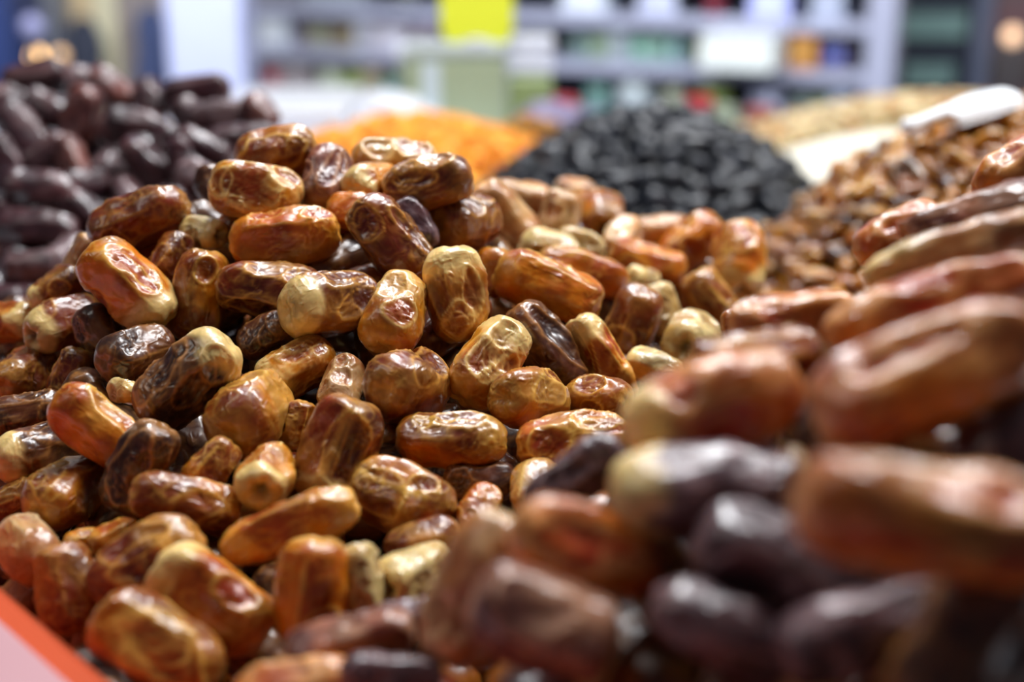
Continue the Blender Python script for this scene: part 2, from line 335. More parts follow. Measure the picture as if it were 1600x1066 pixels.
# ------------------------------------------------------------------ the amber dates of the main heap, one line each:
# picture x, y of the middle, length, width, slant, end turned to the viewer, skin, pale end, hollow end, nudge mm, label
MAIN = [
(217,342,160,84,20,'','R','','',0,'red-brown wrinkled date at the upper left edge of the amber heap, against the dark pile'),
(200,447,162,92,-42,'','O','+','',2,'bright orange date slanting down right at the upper left of the heap, golden lower end'),
(319,364,72,50,-12,'','C','b','+',-4,'small crumpled cream date nub wedged beside the top left wrinkled date'),
(126,415,98,54,62,'','T','','',-10,'smooth tan date standing behind the bright orange date at the left edge'),
(268,402,80,55,65,'','R','','',-10,'dull red date deep behind the bright orange date, below the cream nub'),
(311,462,142,82,80,'','A','','',0,'upright brown date with a pale-rimmed hollow at its top, right of the bright orange date'),
(88,452,92,50,32,'','R','-','',-6,'small dark red date with a golden tip at the left slope, over the yellow-ended date'),
(14,506,98,62,5,'+','O','+','',-4,'orange date with a cream end cut by the left picture edge, beside the yellow-ended date'),
(100,507,110,74,28,'-','R','-','-',2,'dark red date showing a round olive-yellow end with a starred hollow, left slope'),
(160,526,106,64,-58,'','D','','',-6,'dark brown date with a thin pale ring, right of the olive-yellow date end'),
(212,554,104,78,18,'-','D','','',-4,'dark purple-brown date with a folded tan left end, under the bright orange date'),
(292,595,178,100,44,'','D','+','',6,'large dark slanting date with a pale greyish upper end and a blunt grey lower tip'),
(340,545,60,42,-40,'','T','','',-6,'small tan date tip peeking over the pale end of the large dark slanting date'),
(38,582,84,70,60,'-','R','','',0,'roundish brown date end at the far left, below the olive-yellow date end'),
(112,592,96,64,75,'','R','','',-4,'dull dark red date standing between the left brown end and the purple-brown date'),
(195,612,54,38,-12,'','C','b','',-4,'tiny crumpled cream nub left of the large dark slanting date'),
(153,668,160,94,-38,'','O','','',4,'orange date with a long golden ridge slanting down right, left side of the heap'),
(220,732,148,90,62,'','D','','',0,'squarish dark brown date with amber edge lines, just below the ridged orange date'),
(60,708,120,84,15,'-','D','-','',0,'dark date with a golden left end near the left edge, below the ridged orange date'),
(103,772,112,94,48,'-','A','','',4,'stubby wrinkled amber date seen end-on at the lower left, with a pointed foot'),
(18,782,90,52,30,'','A','','',-2,'amber sliver of a date at the left edge, beside the stubby end-on date'),
(44,856,118,88,-22,'','T','','',4,'tan papery date with deep folds at the left edge, just above the red rim'),
(390,646,128,112,60,'-','A','','',6,'plump round amber date with a red-brown face, left of centre, above the hollow olive end'),
(332,728,92,62,52,'','A','','',-4,'golden-brown wrinkled date tucked under the plump round amber date'),
(415,744,94,84,95,'-','G','-','-',4,'date end with a cream-olive arch over a dark hollow, below the plump round date'),
(290,786,170,84,-15,'-','A','','',-2,'long brown date with a shiny amber left end, in the shade at lower left'),
(180,842,76,52,20,'','O','','',-4,'small orange-brown date tip between the tan papery date and the deep red date'),
(128,845,52,36,10,'','G','','',-8,'tiny golden date tip above the brown date at the rim'),
(107,920,136,94,-70,'','R','','',0,'matt red-brown date lying against the red rim, left of the deep red one'),
(228,882,186,100,32,'','R','','',4,'deep red glossy date with wavy wrinkles at the lower left, touching the cream-ended date'),
(330,938,205,118,-32,'','O','-','',6,'big orange date with a cream-yellow upper end at the lower left'),
(247,1012,215,122,-35,'','A','','',10,'big amber date with a red face at the bottom left beside the red rim'),
(432,240,125,72,14,'','A','','',-2,'topmost left date of the heap, reddish with a golden upper edge'),
(400,300,142,88,-12,'','G','','',2,'golden-brown date with a crinkled hollow on its right end, near the heap top'),
(511,281,106,72,82,'','P','','',0,'upright purple-brown blotched date at the top of the heap, between two reddish ones'),
(446,373,168,84,8,'','O','','',4,'long amber date with a silver crinkled patch on its right shoulder, upper middle left'),
(384,350,80,50,20,'','A','','',-10,'amber date edge showing between the golden-brown date and the silver-patched one'),
(617,256,130,74,-4,'','G','','',-4,'golden date with a wide open hollow at the very top, against the orange fruit'),
(579,286,84,64,25,'-','G','-','',2,'small golden date end with a cream shine, under the hollow golden top date'),
(668,287,140,80,12,'','R','','',4,'very glossy dark red date on the top right of the heap, curved white gleam below'),
(566,338,112,60,-10,'','O','','',-6,'amber date lying behind the red-brown date with the gleaming ridge, upper middle'),
(608,374,150,88,-50,'','R','','',6,'red-brown date slanting down right with a gleaming long ridge, upper middle'),
(648,352,88,54,-55,'','V','','',-6,'greyish glossy date edge just right of the red-brown date with the gleaming ridge'),
(723,347,114,88,15,'','R','','',0,'lumpy red-brown date right of the greyish date edge, top right of the heap'),
(425,454,170,80,-5,'','R','','',0,'dark red glossy date with golden ends, under the silver-patched amber date'),
(517,476,145,98,12,'-','R','-','',6,'wrinkled red-brown date with a large cream left end, middle of the heap'),
(618,491,128,90,75,'','G','','',2,'golden crinkled date standing upright, right of the date with the cream left end'),
(712,460,150,90,95,'','G','+','',6,'olive-golden upright date with a cream top and a long silver crease'),
(857,448,172,84,-20,'','O','','',6,'long orange-brown date pointing down right, right of the olive-golden upright one'),
(912,425,145,64,-16,'','O','','',0,'orange date with a pale red top lying behind the long orange-brown one'),
(768,430,86,54,80,'','O','','',-6,'orange date squeezed between the olive-golden upright date and the long orange-brown one'),
(792,345,135,72,-52,'','T','','',0,'pale amber date sloping down right, just right of the lumpy red-brown date'),
(815,312,92,60,-10,'','T','','',-4,'blurred pale date on the back crest, over the pale amber sloping date'),
(868,352,112,64,76,'','T','','',0,'pale tan date standing on the back crest, left of the ringed end'),
(858,392,95,58,-15,'','C','','',2,'pale cream date low between the standing tan one and the orange date with pale top'),
(938,338,86,72,100,'-','A','','-',4,'amber date end with a ringed face on the back crest, before the black heap'),
(898,302,66,46,0,'','T','','',-6,'small pale date tip on the crest, left behind the ringed amber end'),
(906,384,78,50,-20,'','C','','',-2,'small cream date with an open dark fold, under the ringed amber end'),
(1010,412,120,60,-18,'','O','','',4,'orange-brown date lying before two crossed pale dates on the right crest'),
(1026,361,98,50,5,'','T','','',-4,'pinkish pale date lying at the back of the crossed pair on the right crest'),
(1078,382,116,70,40,'','O','','',2,'orange date leaning up right on the right crest, crossing the pinkish one'),
(974,372,70,52,60,'','T','','',-6,'pale date stub left of the crossed pair on the right crest'),
(1157,406,118,76,86,'-','O','-','-',4,'date with a pale top and a round yellow ringed end, rightmost on the crest'),
(1113,471,106,66,-60,'','A','','',0,'brown-amber date leaning under the rightmost ringed date end'),
(1001,437,54,42,0,'-','C','b','',-2,'small round cream date end below the orange-brown date of the right crest'),
(988,508,128,78,70,'','R','','',4,'dark glossy red date leaning right, behind the cream-knobbed orange date'),
(1036,486,88,56,-70,'','C','','',-4,'cream date standing right behind the dark glossy red leaning date'),
(1081,531,98,82,40,'-','C','','-',2,'cream-rimmed date with a deep orange hollow, at the edge of the blurred near dates'),
(942,566,160,64,-60,'','O','-','',4,'long orange date with a bulging cream knob at its upper end, right of centre'),
(934,624,102,66,-5,'+','A','','',2,'small amber date end with a purple eye, under the knobbed orange date'),
(1022,578,88,60,-20,'','C','-','',0,'ribbed cream-and-orange date stub between the knobbed date and the near blurred dates'),
(853,547,162,84,-55,'','D','','',-2,'dark brown glossy date with a sharp tan fold, left of the knobbed orange date'),
(762,566,148,96,54,'','G','+','',4,'golden ridged date leaning right with a cream top, centre of the picture'),
(828,624,116,90,-10,'-','A','','',6,'stubby amber date with a smooth tan face, below the dark folded date'),
(638,602,122,106,10,'-','R','','',4,'round red-brown heavily wrinkled date with a shiny bulge, centre of the heap'),
(706,687,170,84,-3,'','A','','',2,'brown amber date with a glittering hollow on top, below the round wrinkled one'),
(896,690,176,86,5,'','O','','',8,'tan-orange date with two oval window-like hollows, right of the brown hollow-topped date'),
(462,576,124,82,28,'-','G','-','-',2,'golden date end with a shallow ringed hollow facing left, dark body behind, left of centre'),
(417,524,92,62,30,'','D','','',-8,'dark wrinkled date in the shade behind the golden ringed end'),
(535,604,92,66,80,'','T','','',-4,'tan striped date tip rising behind the pink translucent date'),
(528,706,172,112,70,'','R','-','',10,'large translucent pink-red date with a smooth cream lower end, centre left'),
(463,667,82,50,72,'','A','','',-8,'brown date sliver between the plump round date and the pink translucent one'),
(630,780,160,106,-22,'','A','','',6,'date with an olive-gold upper rim and a finely wrinkled red-brown face, lower middle'),
(453,824,222,80,22,'','O','','',10,'long prism-shaped orange-brown date with a blunt right end, lower middle'),
(488,925,165,106,84,'','O','','',8,'orange date standing upright with a two-lobed top, bottom middle'),
(565,908,116,62,96,'','C','','',4,'pale greenish-cream crinkled date right beside the two-lobed upright one'),
(645,900,118,84,20,'-','C','-','-',4,'cream date end with a dark open hollow, lower middle, before the blurred near dates'),
(660,848,118,70,18,'','R','','',-4,'dark red date just above the cream end with the dark open hollow'),
(748,802,84,62,65,'','O','','',0,'amber date tip rising behind the tall blurred near date'),
(750,754,112,62,0,'','D','','',-8,'dim dark brown date in the shade right of the olive-rimmed date'),
(840,768,96,78,95,'-','G','','',0,'olive-yellow date end right of the dim dark brown date, under the two-windowed date'),
(45,648,112,72,10,'','D','','',-6,'dim olive-brown date at the left edge, under the roundish brown end'),
]
# control points of how far the heap lies from the viewer
DMAP = [(217,342,.57),(430,240,.585),(620,250,.60),(668,287,.57),(400,300,.565),(446,373,.55),(723,345,.58),(608,374,.545),(200,447,.53),
(310,460,.54),(517,475,.52),(713,460,.53),(857,447,.57),(912,424,.62),(792,345,.66),(870,330,.71),(938,335,.73),(1000,405,.70),(1078,382,.73),(1157,405,.70),
(1113,470,.66),(985,500,.60),(1080,530,.59),(942,565,.54),(853,545,.53),(762,565,.51),(638,602,.495),(460,575,.505),(292,590,.49),
(90,508,.56),(20,580,.55),(390,645,.475),(152,668,.475),(528,705,.46),(705,685,.475),(828,622,.505),(896,690,.48),(630,778,.445),
(455,822,.43),(838,765,.46),(290,785,.45),(218,728,.46),(55,705,.49),(103,772,.465),(45,855,.45),(108,918,.43),(225,880,.42),
(331,940,.405),(245,1010,.39),(490,925,.41),(600,905,.415),(745,800,.45),(1020,580,.55),(740,1040,.40),(1200,700,.47),(1300,480,.6),(-60,500,.58),(-60,850,.47)]
NEAR = [
(738,918,250,118,70,'','T','','',.335,'T','tall blurred tan near date with a purple hollow, leftmost of the blurred near dates'),
(915,860,245,130,-18,'','X','','',.315,'','blurred near date with a pale top and red flank, pointing right, lower middle'),
(848,972,235,150,-22,'','P','','',.300,'','blurred purplish near date with a long cream ridge, bottom middle'),
(922,1018,92,84,60,'-','G','b','',.305,'','small golden blurred date tip below the purplish cream-ridged date'),
(897,748,178,78,36,'','V','','',.362,'','lilac-grey blurred date slanting up right, under the two-windowed date'),
(548,1004,200,86,14,'','P','','',.35,'','blurred purple-pink date lying flat at the bottom, below the two-lobed upright one'),
(636,962,104,54,12,'','V','','',.362,'','small lilac folded blurred date behind the flat purple-pink one'),
(612,1056,160,70,0,'','V','','',.33,'','grey-lilac blurred date cut by the bottom edge, right of the orange-pink one'),
(465,1082,200,104,8,'','X','','',.345,'','blurred orange-pink date cut by the bottom edge, under the flat purple-pink one'),
(1112,636,285,150,20,'','X','-','',.325,'','big blurred near date with a cream left end and a round purple-red right end'),
(1182,562,205,92,5,'','R','','',.355,'','blurred near date with two white gleams on its dark red right end'),
(1240,500,200,84,4,'','X','','',.40,'','blurred near date with a pale shining top, above the twin-gleam date'),
(1452,478,330,104,17,'','X','','',.345,'','long blurred orange-red near date running up to the right edge'),
(1448,588,370,160,22,'','X','','',.295,'','largest blurred tan-orange near date with a long red hollow, right'),
(1490,394,290,80,18,'','T','-','',.375,'','blurred cream-olive date edge on the right crest, above the long orange-red one'),
(1408,370,150,86,22,'','X','','',.43,'','blurred golden-orange date with a hollow, left end of the right crest'),
(1540,334,260,74,14,'','P','','',.415,'','blurred pink-brown date at the right edge, above the cream-olive one'),
(1592,266,150,80,28,'','X','','',.46,'','topmost blurred orange date at the right edge'),
(1102,768,290,140,0,'','V','-','',.305,'','dark purple blurred near date with a pinkish cream left end, below the big cream-ended one'),
(1455,812,420,176,-11,'','X','','',.262,'','largest lower right blurred date, cream upper side and dark red flank'),
(1225,888,285,165,-22,'','V','','',.283,'','very dark blurred date with lilac gleams, under the largest lower right one'),
(1172,1002,320,128,-22,'','V','+','',.275,'','blue-grey blurred date with a tan right end, bottom right of centre'),
(1520,1000,320,185,62,'','D','','',.262,'','dark blurred date mass at the bottom right corner'),
(1228,742,88,60,72,'','C','','',.325,'','small cream blurred date stub between the dark purple date and the big lower right one'),
(1400,708,220,96,-4,'','D','','',.315,'','dark brown blurred date in the gap under the largest tan-orange one'),
(1590,690,220,140,30,'','V','','',.295,'','dark purple blurred date at the right edge between two orange ones'),
(1162,502,70,46,10,'','O','','',.47,'','small orange date tip left of the shining-topped blurred date'),
(1345,985,260,130,20,'','V','','',.272,'','nearly black blurred date between the blue-grey one and the corner mass'),
(1030,900,200,120,-60,'','D','','',.325,'','dark blurred date in the deep gap right of the red-flanked near date'),
(1330,610,190,110,70,'','D','','',.345,'','dark blurred date in the gap left of the largest tan-orange one'),
]
DARK = [
(128,180,92,58,75,'K2','reddish dark date standing near the top of the left dark pile'),
(220,200,110,54,-14,'','level dark date under the crest of the left dark pile, white gleam on its right'),
(35,208,112,60,-52,'','greyish dark date slanting down right at the left edge of the dark pile'),
(230,258,100,54,-42,'','dark date slanting down right in the middle of the dark pile'),
(180,280,84,50,-62,'','bluish-shining dark date left of the slanting middle one'),
(287,260,92,44,-76,'','thin steep dark date with a pale streak, right of the slanting middle one'),
(58,298,130,60,-8,'','brown-topped long dark date at the left edge of the dark pile'),
(55,358,132,56,-5,'','long plum-dark date lying level at the left edge, under the brown-topped one'),
(136,332,84,50,-36,'','dark date leaning down right of the long plum-dark one'),
(106,396,64,50,60,'','dark date end with a frosty gleam beside the tan date'),
(348,182,116,52,0,'','dark date with a frosty gleam on the right hump of the dark pile'),
(308,144,104,52,8,'','topmost dark date of the right hump of the dark pile'),
(406,176,66,44,-50,'K2','reddish dark date tip at the right end of the dark pile'),
(378,217,108,46,4,'','dark date with a bright gleam just behind the topmost left amber date'),
(236,156,74,48,-60,'','greyish dark date in the dip between both humps of the dark pile'),
(178,140,88,50,-40,'K2','red-spotted dark date on the crest of the left hump'),
(108,124,84,50,0,'','dark date on the very crest of the left hump'),
(55,122,100,52,12,'','lilac-grey dark date on the left crest of the dark pile'),
(8,158,84,50,-20,'','dark date cut by the left edge near the crest of the dark pile'),
(6,250,80,50,-70,'','steep dark date cut by the left edge, halfway down the dark pile'),
(112,250,76,46,-70,'K2','small reddish dark date under the standing reddish one'),
(132,288,62,46,20,'','small dark date with a white spark, above the leaning one'),
(320,285,96,54,-30,'','nearly black date behind the wrinkled upper left amber date'),
(250,318,90,50,10,'','nearly black date low in the dark pile, above the red-brown date'),
(55,418,110,52,10,'','nearly black date low at the left, above the orange-ended one'),
(318,232,90,50,-20,'','shadowed dark date under the right hump'),
(20,468,96,46,5,'','grey-shining dark date low at the left edge'),
(75,170,80,48,-30,'','shadowed dark date between the lilac-grey one and the standing reddish one'),
(168,372,84,50,30,'','shadowed dark date left behind the bright orange amber date'),
(255,232,80,46,60,'','shadowed dark date above the thin steep one'),
(300,190,80,50,-60,'','shadowed dark date left of the frosty one'),
(72,245,90,50,40,'','shadowed dark date over the brown-topped long one'),
]
def rbf(ctrl):
    A = np.array(ctrl, float); P = A[:, :2] / 400; v = A[:, 2]
    D = np.sqrt(((P[:, None] - P[None]) ** 2).sum(-1)); n = len(A)
    M = np.zeros((n + 3, n + 3)); M[:n, :n] = D - 0.02 * np.eye(n); Q = np.hstack([np.ones((n, 1)), P]); M[:n, n:] = Q; M[n:, :n] = Q.T
    w = np.linalg.solve(M, np.concatenate([v, [0, 0, 0]]))
    def f(x, y):
        p = np.array([x, y]) / 400
        return float(np.dot(w[:n], np.sqrt(((P - p) ** 2).sum(1))) + w[n] + w[n + 1:] @ p)
    return f
dmain = rbf(DMAP)
DDARK = [(100,110,1.0),(60,350,.80),(20,470,.74),(380,180,.90),(300,130,.98),(230,260,.85),(250,380,.76),(0,200,.90),(400,240,.84),(200,130,1.0),(350,300,.78)]
ddark = rbf(DDARK)

# hollows and panels of single dates: place along the date (-1..1), place around it (0 = upper side in the picture sense, 90 = front), sizes, depth
SPOTS = {
(311,462):[(.6,115,.3,.5,.22)],(400,300):[(-.1,105,.6,.75,.07),(.62,50,.26,.4,.16)],(446,373):[(.66,55,.26,.5,.12)],(432,240):[(0,115,.75,.8,.05)],
(511,281):[(.05,115,.6,.5,.10)],(617,256):[(-.35,75,.42,.6,.22),(.42,60,.45,.6,.26)],(668,287):[(-.3,75,.3,.5,.12),(.25,60,.4,.5,.10)],
(608,374):[(-.45,115,.34,.5,.06),(.25,50,.65,.28,.15)],(425,454):[(0,60,.5,.4,.10),(.55,75,.3,.5,.10)],
(712,460):[(.05,60,.55,.4,.10),(0,128,.5,.35,.13),(-.55,90,.32,.5,.10)],(857,448):[(0,40,.65,.25,.12)],(912,425):[(0,35,.65,.5,.06)],
(762,566):[(.38,100,.34,.5,.12),(-.3,100,.42,.6,.09)],(853,547):[(-.1,60,.8,.42,.11)],(828,624):[(-.2,110,.5,.6,.06),(.5,70,.3,.5,.1)],
(638,602):[(-.4,115,.36,.45,-.09),(.3,100,.42,.5,.12),(.1,45,.5,.4,.10)],(706,687):[(.15,50,.5,.55,.17),(-.5,60,.2,.35,.11)],
(896,690):[(-.42,105,.36,.6,.13),(.45,48,.45,.5,.17)],(462,576):[(.35,60,.4,.5,.10)],(528,706):[(.1,112,.72,.6,.08)],
(630,780):[(-.25,110,.6,.7,.08),(.5,60,.3,.35,.11)],(453,824):[(.78,60,.18,.5,.12),(0,40,.85,.4,.05)],(228,882):[(.1,60,.6,.5,.09)],
(330,938):[(.3,65,.3,.4,.14)],(247,1012):[(.1,90,.62,.7,.08)],(153,668):[(.1,50,.7,.38,.12)],(220,732):[(0,90,.75,.7,.08)],(200,447):[(-.1,55,.6,.5,.08)],
(390,646):[(0,70,.4,.5,.09)],(1448,588):[(-.15,62,.6,.36,.22)],(738,918):[(-.2,100,.62,.36,.22)],(848,972):[(-.2,85,.5,.7,.14)],(1157,406):[(.3,75,.5,.6,.06)],
(292,595):[(-.2,60,.6,.5,.08)],(1112,636):[(-.3,70,.3,.5,.14)],(915,860):[(0,100,.7,.5,.08)],(1081,531):[(-.2,60,.4,.6,.2)],(1408,370):[(.1,95,.6,.5,.18)],
(517,476):[(.2,60,.5,.5,.09),(.3,120,.5,.3,.08)],(618,491):[(.3,80,.4,.5,.1),(-.4,110,.35,.5,.08)],(723,347):[(-.2,90,.35,.45,.1),(.35,60,.35,.5,.09)]}
class Rec: pass
recs = []
rg = np.random.RandomState(11)
def add_rec(x, y, Lp, Wp, ang, near, style, cap, hole, d, label, mt, cat, group, hi, dents=None):
    r = Rec(); r.x, r.y, r.d = x, y, d
    Wm = Wp / FPX * d * 1.0; Lv = Lp / FPX * d
    Lr = max(Lv, Wm * (rg.uniform(1.55, 1.8) if near else rg.uniform(1.45, 1.62)))
    c = np.clip((Lv - Wm) / max(Lr - Wm, 1e-4), 0.0, 1.0)
    T = math.acos(c) * (0.92)
    a = math.radians(ang)
    s = 1
    if near == '-': s = -1
    elif near == '': s = 1 if math.sin(a) < 0 else -1
    if near: T = max(T, 0.35)
    ax = math.cos(T) * (math.cos(a) * Rv + math.sin(a) * Uv) - s * math.sin(T) * Fv
    r.ax = ax; r.L, r.W = Lr, Wm; r.style, r.cap, r.hole = style, cap, hole
    r.label, r.mt, r.cat, r.group, r.hi = label, mt, cat, group, hi
    r.spots = SPOTS.get((x, y), [])
    recs.append(r); return r
G_MAIN = 'amber dates of the big heap'
for (x, y, L, Wp, an, ne, st, cp, ho, dz, lb) in MAIN:
    add_rec(x, y, L, Wp, an, ne, st, cp, ho, dmain(x, y) - dz / 1000.0, lb, M_DATE, 'date', G_MAIN, 2 if y > 380 or x < 760 else 1)
G_NEAR = 'blurred near dates on the right'
for (x, y, L, Wp, an, ne, st, cp, ho, d, _, lb) in NEAR:
    add_rec(x, y, L, Wp, an, ne, st, cp, ho, d, lb, M_DATE, 'date', G_NEAR, 1)
G_DARK = 'dark dates of the left pile'
for (x, y, L, Wp, an, st, lb) in DARK:
    add_rec(x, y, L, Wp, an, '', 'L' if st else ('K' if rg.rand() < .75 else 'V'), '', '', ddark(x, y), lb, M_DARK, 'date', G_DARK, 0)

# push overlapping dates apart along their lines of sight; the front one stays in front
OFF = np.array([-.72, -.36, 0, .36, .72]); RAD = np.array([.78, .95, 1.0, .95, .78])
def spheres(c, ax, L, Wd):
    return c[None] + ax[None] * (OFF[:, None] * (L / 2)), RAD * Wd / 2
ray = {id(r): (Fv + Rv * ((r.x - 800) / FPX) + Uv * ((533 - r.y) / FPX)) for r in recs}
for r in recs: r.d0, r.L0, r.W0 = r.d, r.L, r.W
n = len(recs)
for it in range(60):
    Sx = np.zeros((n, 5, 3)); Sr = np.zeros((n, 5))
    for i, r in enumerate(recs):
        Sx[i], Sr[i] = spheres(C0 + ray[id(r)] * r.d, r.ax, r.L, r.W)
    cen = Sx[:, 2]; reach = np.array([r.L for r in recs]) / 2
    mv = np.zeros(n)
    for i in range(n):
        for j in range(i + 1, n):
            if np.linalg.norm(cen[i] - cen[j]) > reach[i] + reach[j]: continue
            D = np.linalg.norm(Sx[i][:, None] - Sx[j][None], axis=-1)
            pen = (0.93 * (Sr[i][:, None] + Sr[j][None]) - D).max()
            if pen > 0.0003:
                s = 1 if recs[i].d0 > recs[j].d0 else -1
                mv[i] += s * min(pen, .004) * .35; mv[j] -= s * min(pen, .004) * .35
    for i, r in enumerate(recs):
        r.d = float(np.clip(r.d + mv[i], r.d0 - 0.016, r.d0 + 0.022)); k = r.d / r.d0
        r.L, r.W = r.L0 * k, r.W0 * k
for r in recs: r.c = C0 + ray[id(r)] * r.d

# the dates lying one layer deeper, seen dark through the gaps
TABLE = CAMZ - 0.275
fill = []
def add_fill(x, y, d, L, Wd, fam):
    f = Rec(); f.c = at(x, y, d); f.L, f.W, f.fam = L, Wd, fam
    a = rg.uniform(0, 6.28); t = rg.uniform(-.5, .5)
    f.ax = math.cos(t) * (math.cos(a) * Rv + math.sin(a) * (Uv * .8 + Fv * .6)) + math.sin(t) * Fv
    f.ax /= np.linalg.norm(f.ax); fill.append(f)
def inside_main(x, y):
    top = np.interp(x, [-80, 60, 150, 215, 330, 420, 480, 620, 700, 780, 900, 960, 1060, 1160, 1230, 1330, 1400, 1480, 1640],
                       [480, 440, 380, 330, 290, 240, 235, 250, 270, 320, 330, 350, 370, 390, 480, 470, 400, 350, 300])
    return y > top
NEARC = [(x, y, d) for (x, y, L, Wp, an, ne, st, cp, ho, d, _, lb) in NEAR]
dnear = rbf(NEARC)
def in_near(x, y):
    return y > np.interp(x, [520, 600, 700, 800, 960, 1080, 1200, 1300, 1400, 1640], [1000, 960, 880, 790, 680, 560, 500, 460, 390, 270])
yy = 250
while yy < 1090:
    st = 54 + (yy - 250) * 0.035
    xx = -50 + (rg.rand() * st)
    while xx < 1650:
        x, y = xx + rg.uniform(-12, 12), yy + rg.uniform(-10, 10)
        if inside_main(x, y - 34):
            if in_near(x, y):
                if in_near(x, y - 60) and rg.rand() < 0.30:
                    d = dnear(x, y) + 0.036; add_fill(x, y, d, rg.uniform(.036, .042), rg.uniform(.019, .022), 'n')
            elif x < 1330 and not (y > 880 + x * 0.95):
                add_fill(x, y, dmain(x, y) + 0.036, rg.uniform(.034, .041), rg.uniform(.018, .021), 'm')
        xx += st * 1.25
    yy += st * 0.95
yy = 175
while yy < 470:
    xx = -40 + rg.rand() * 40
    while xx < 430:
        if yy > np.interp(xx, [0, 180, 250, 320, 430], [180, 190, 240, 215, 255]) and not (yy > 430 - 0.6 * xx + 30 and xx > 60):
            add_fill(xx, yy, ddark(xx, yy) + .03, rg.uniform(.042, .048), rg.uniform(.019, .022), 'k')
        xx += 70
    yy += 36
n2 = len(fill)
Hx = np.concatenate([spheres(r.c, r.ax, r.L, r.W)[0] for r in recs]); Hr = np.concatenate([spheres(r.c, r.ax, r.L, r.W)[1] for r in recs])
for it in range(40):
    Fx = np.zeros((n2, 5, 3)); Fr = np.zeros((n2, 5))
    for i, f in enumerate(fill): Fx[i], Fr[i] = spheres(f.c, f.ax, f.L, f.W)
    fx = Fx.reshape(-1, 3); fr = Fr.ravel()
    own = np.repeat(np.arange(n2), 5)
    mv = np.zeros((n2, 3))
    for X_, R_, same in ((Hx, Hr, False), (fx, fr, True)):
        D = fx[:, None] - X_[None]; dist = np.linalg.norm(D, axis=-1) + 1e-9
        pen = 0.94 * (fr[:, None] + R_[None]) - dist
        if same: pen[own[:, None] == own[None]] = -1
        pen = np.clip(pen, 0, .005)
        v = (D / dist[..., None] * pen[..., None])
        if not same: v = v * 1.0 + (Fv * 0.7 - Uv * .35)[None, None] * pen[..., None]
        np.add.at(mv, own, v.sum(1) * (0.28 if not same else 0.14))
    ln = np.linalg.norm(mv, axis=1)[:, None] + 1e-9
    mv = mv / ln * np.minimum(ln, .004)
    up = np.clip(mv @ Uv, 0, None); mv = mv - up[:, None] * Uv[None] * .9
    for i, f in enumerate(fill):
        f.c = f.c + mv[i]
        f.c[2] = max(f.c[2], TABLE + f.W * .55)

def build_dates():
    for k, r in enumerate(recs):
        rr = np.random.RandomState(1000 + k)
        nu, nv = {2: (112, 78), 1: (60, 44), 0: (40, 30)}[r.hi]
        big = 1.08
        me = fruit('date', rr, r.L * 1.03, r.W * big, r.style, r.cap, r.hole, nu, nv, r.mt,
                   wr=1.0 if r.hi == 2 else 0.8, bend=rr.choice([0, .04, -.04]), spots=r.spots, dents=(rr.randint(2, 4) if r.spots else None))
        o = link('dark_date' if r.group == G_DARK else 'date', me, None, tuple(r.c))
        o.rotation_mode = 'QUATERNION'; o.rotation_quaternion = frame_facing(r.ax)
        tag(o, r.label, r.cat, r.group)
    var = {}
    for fam, sty, m_ in (('m', 'DRDDRD', M_DATE), ('n', 'DRPDVD', M_DATE), ('k', 'KKLKVK', M_DARK)):  # darker skins in the amber and near gaps: shade put into the colour
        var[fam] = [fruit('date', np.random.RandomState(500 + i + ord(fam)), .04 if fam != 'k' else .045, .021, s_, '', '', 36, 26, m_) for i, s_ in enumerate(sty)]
    info = {'m': ('dim date deep in a gap between the amber dates of the big heap', 'shadowed dates under the amber ones'),
            'n': ('dim date deep in a gap between the blurred near dates', 'shadowed dates under the blurred near ones'),
            'k': ('dim dark date in a gap of the dark pile behind', 'shadowed dates of the dark pile')}
    for i, f in enumerate(fill):
        o = link('dark_date' if f.fam == 'k' else 'date', var[f.fam][i % 6], None, tuple(f.c))
        o.rotation_mode = 'QUATERNION'; o.rotation_quaternion = frame_from_axis(f.ax, i * 1.7)
        L0 = .04 if f.fam != 'k' else .045
        o.scale = (f.L / L0, f.W / .021, f.W / .021)
        tag(o, info[f.fam][0], 'date', info[f.fam][1])
    return var

# ------------------------------------------------------------------ simple builders
def bx(V, Q, c, s, rot=0.0, bev=0.0):
    """rounded-edge box (centre c, size s, turned about z); bev > 0 insets top and bottom faces"""
    hx, hy, hz = s[0] / 2, s[1] / 2, s[2] / 2
    b = bev
    rings = [(-hz, b), (-hz + b, 0), (hz - b, 0), (hz, b)] if b else [(-hz, 0), (hz, 0)]
    base = len(V); cr, sr = math.cos(rot), math.sin(rot)
    for z, i in rings:
        for sx, sy in ((-1, -1), (1, -1), (1, 1), (-1, 1)):
            x, y = sx * (hx - i), sy * (hy - i)
            V.append((c[0] + x * cr - y * sr, c[1] + x * sr + y * cr, c[2] + z))
    n_ = len(rings)
    for k in range(n_ - 1):
        for j in range(4):
            a, b_ = base + k * 4 + j, base + k * 4 + (j + 1) % 4
            Q.append((a, b_, b_ + 4, a + 4))
    Q.append((base + 3, base + 2, base + 1, base)); t = base + (n_ - 1) * 4; Q.append((t, t + 1, t + 2, t + 3))
def box_obj(name, c, s, m, parent=None, rot=0.0, bev=0.0, local=True):
    V, Q = [], []; bx(V, Q, (0, 0, 0), s, 0, bev)
    o = link(name, mesh_np(name, V, Q, None, m, None, False), parent, c); o.rotation_euler = (0, 0, rot)
    return o
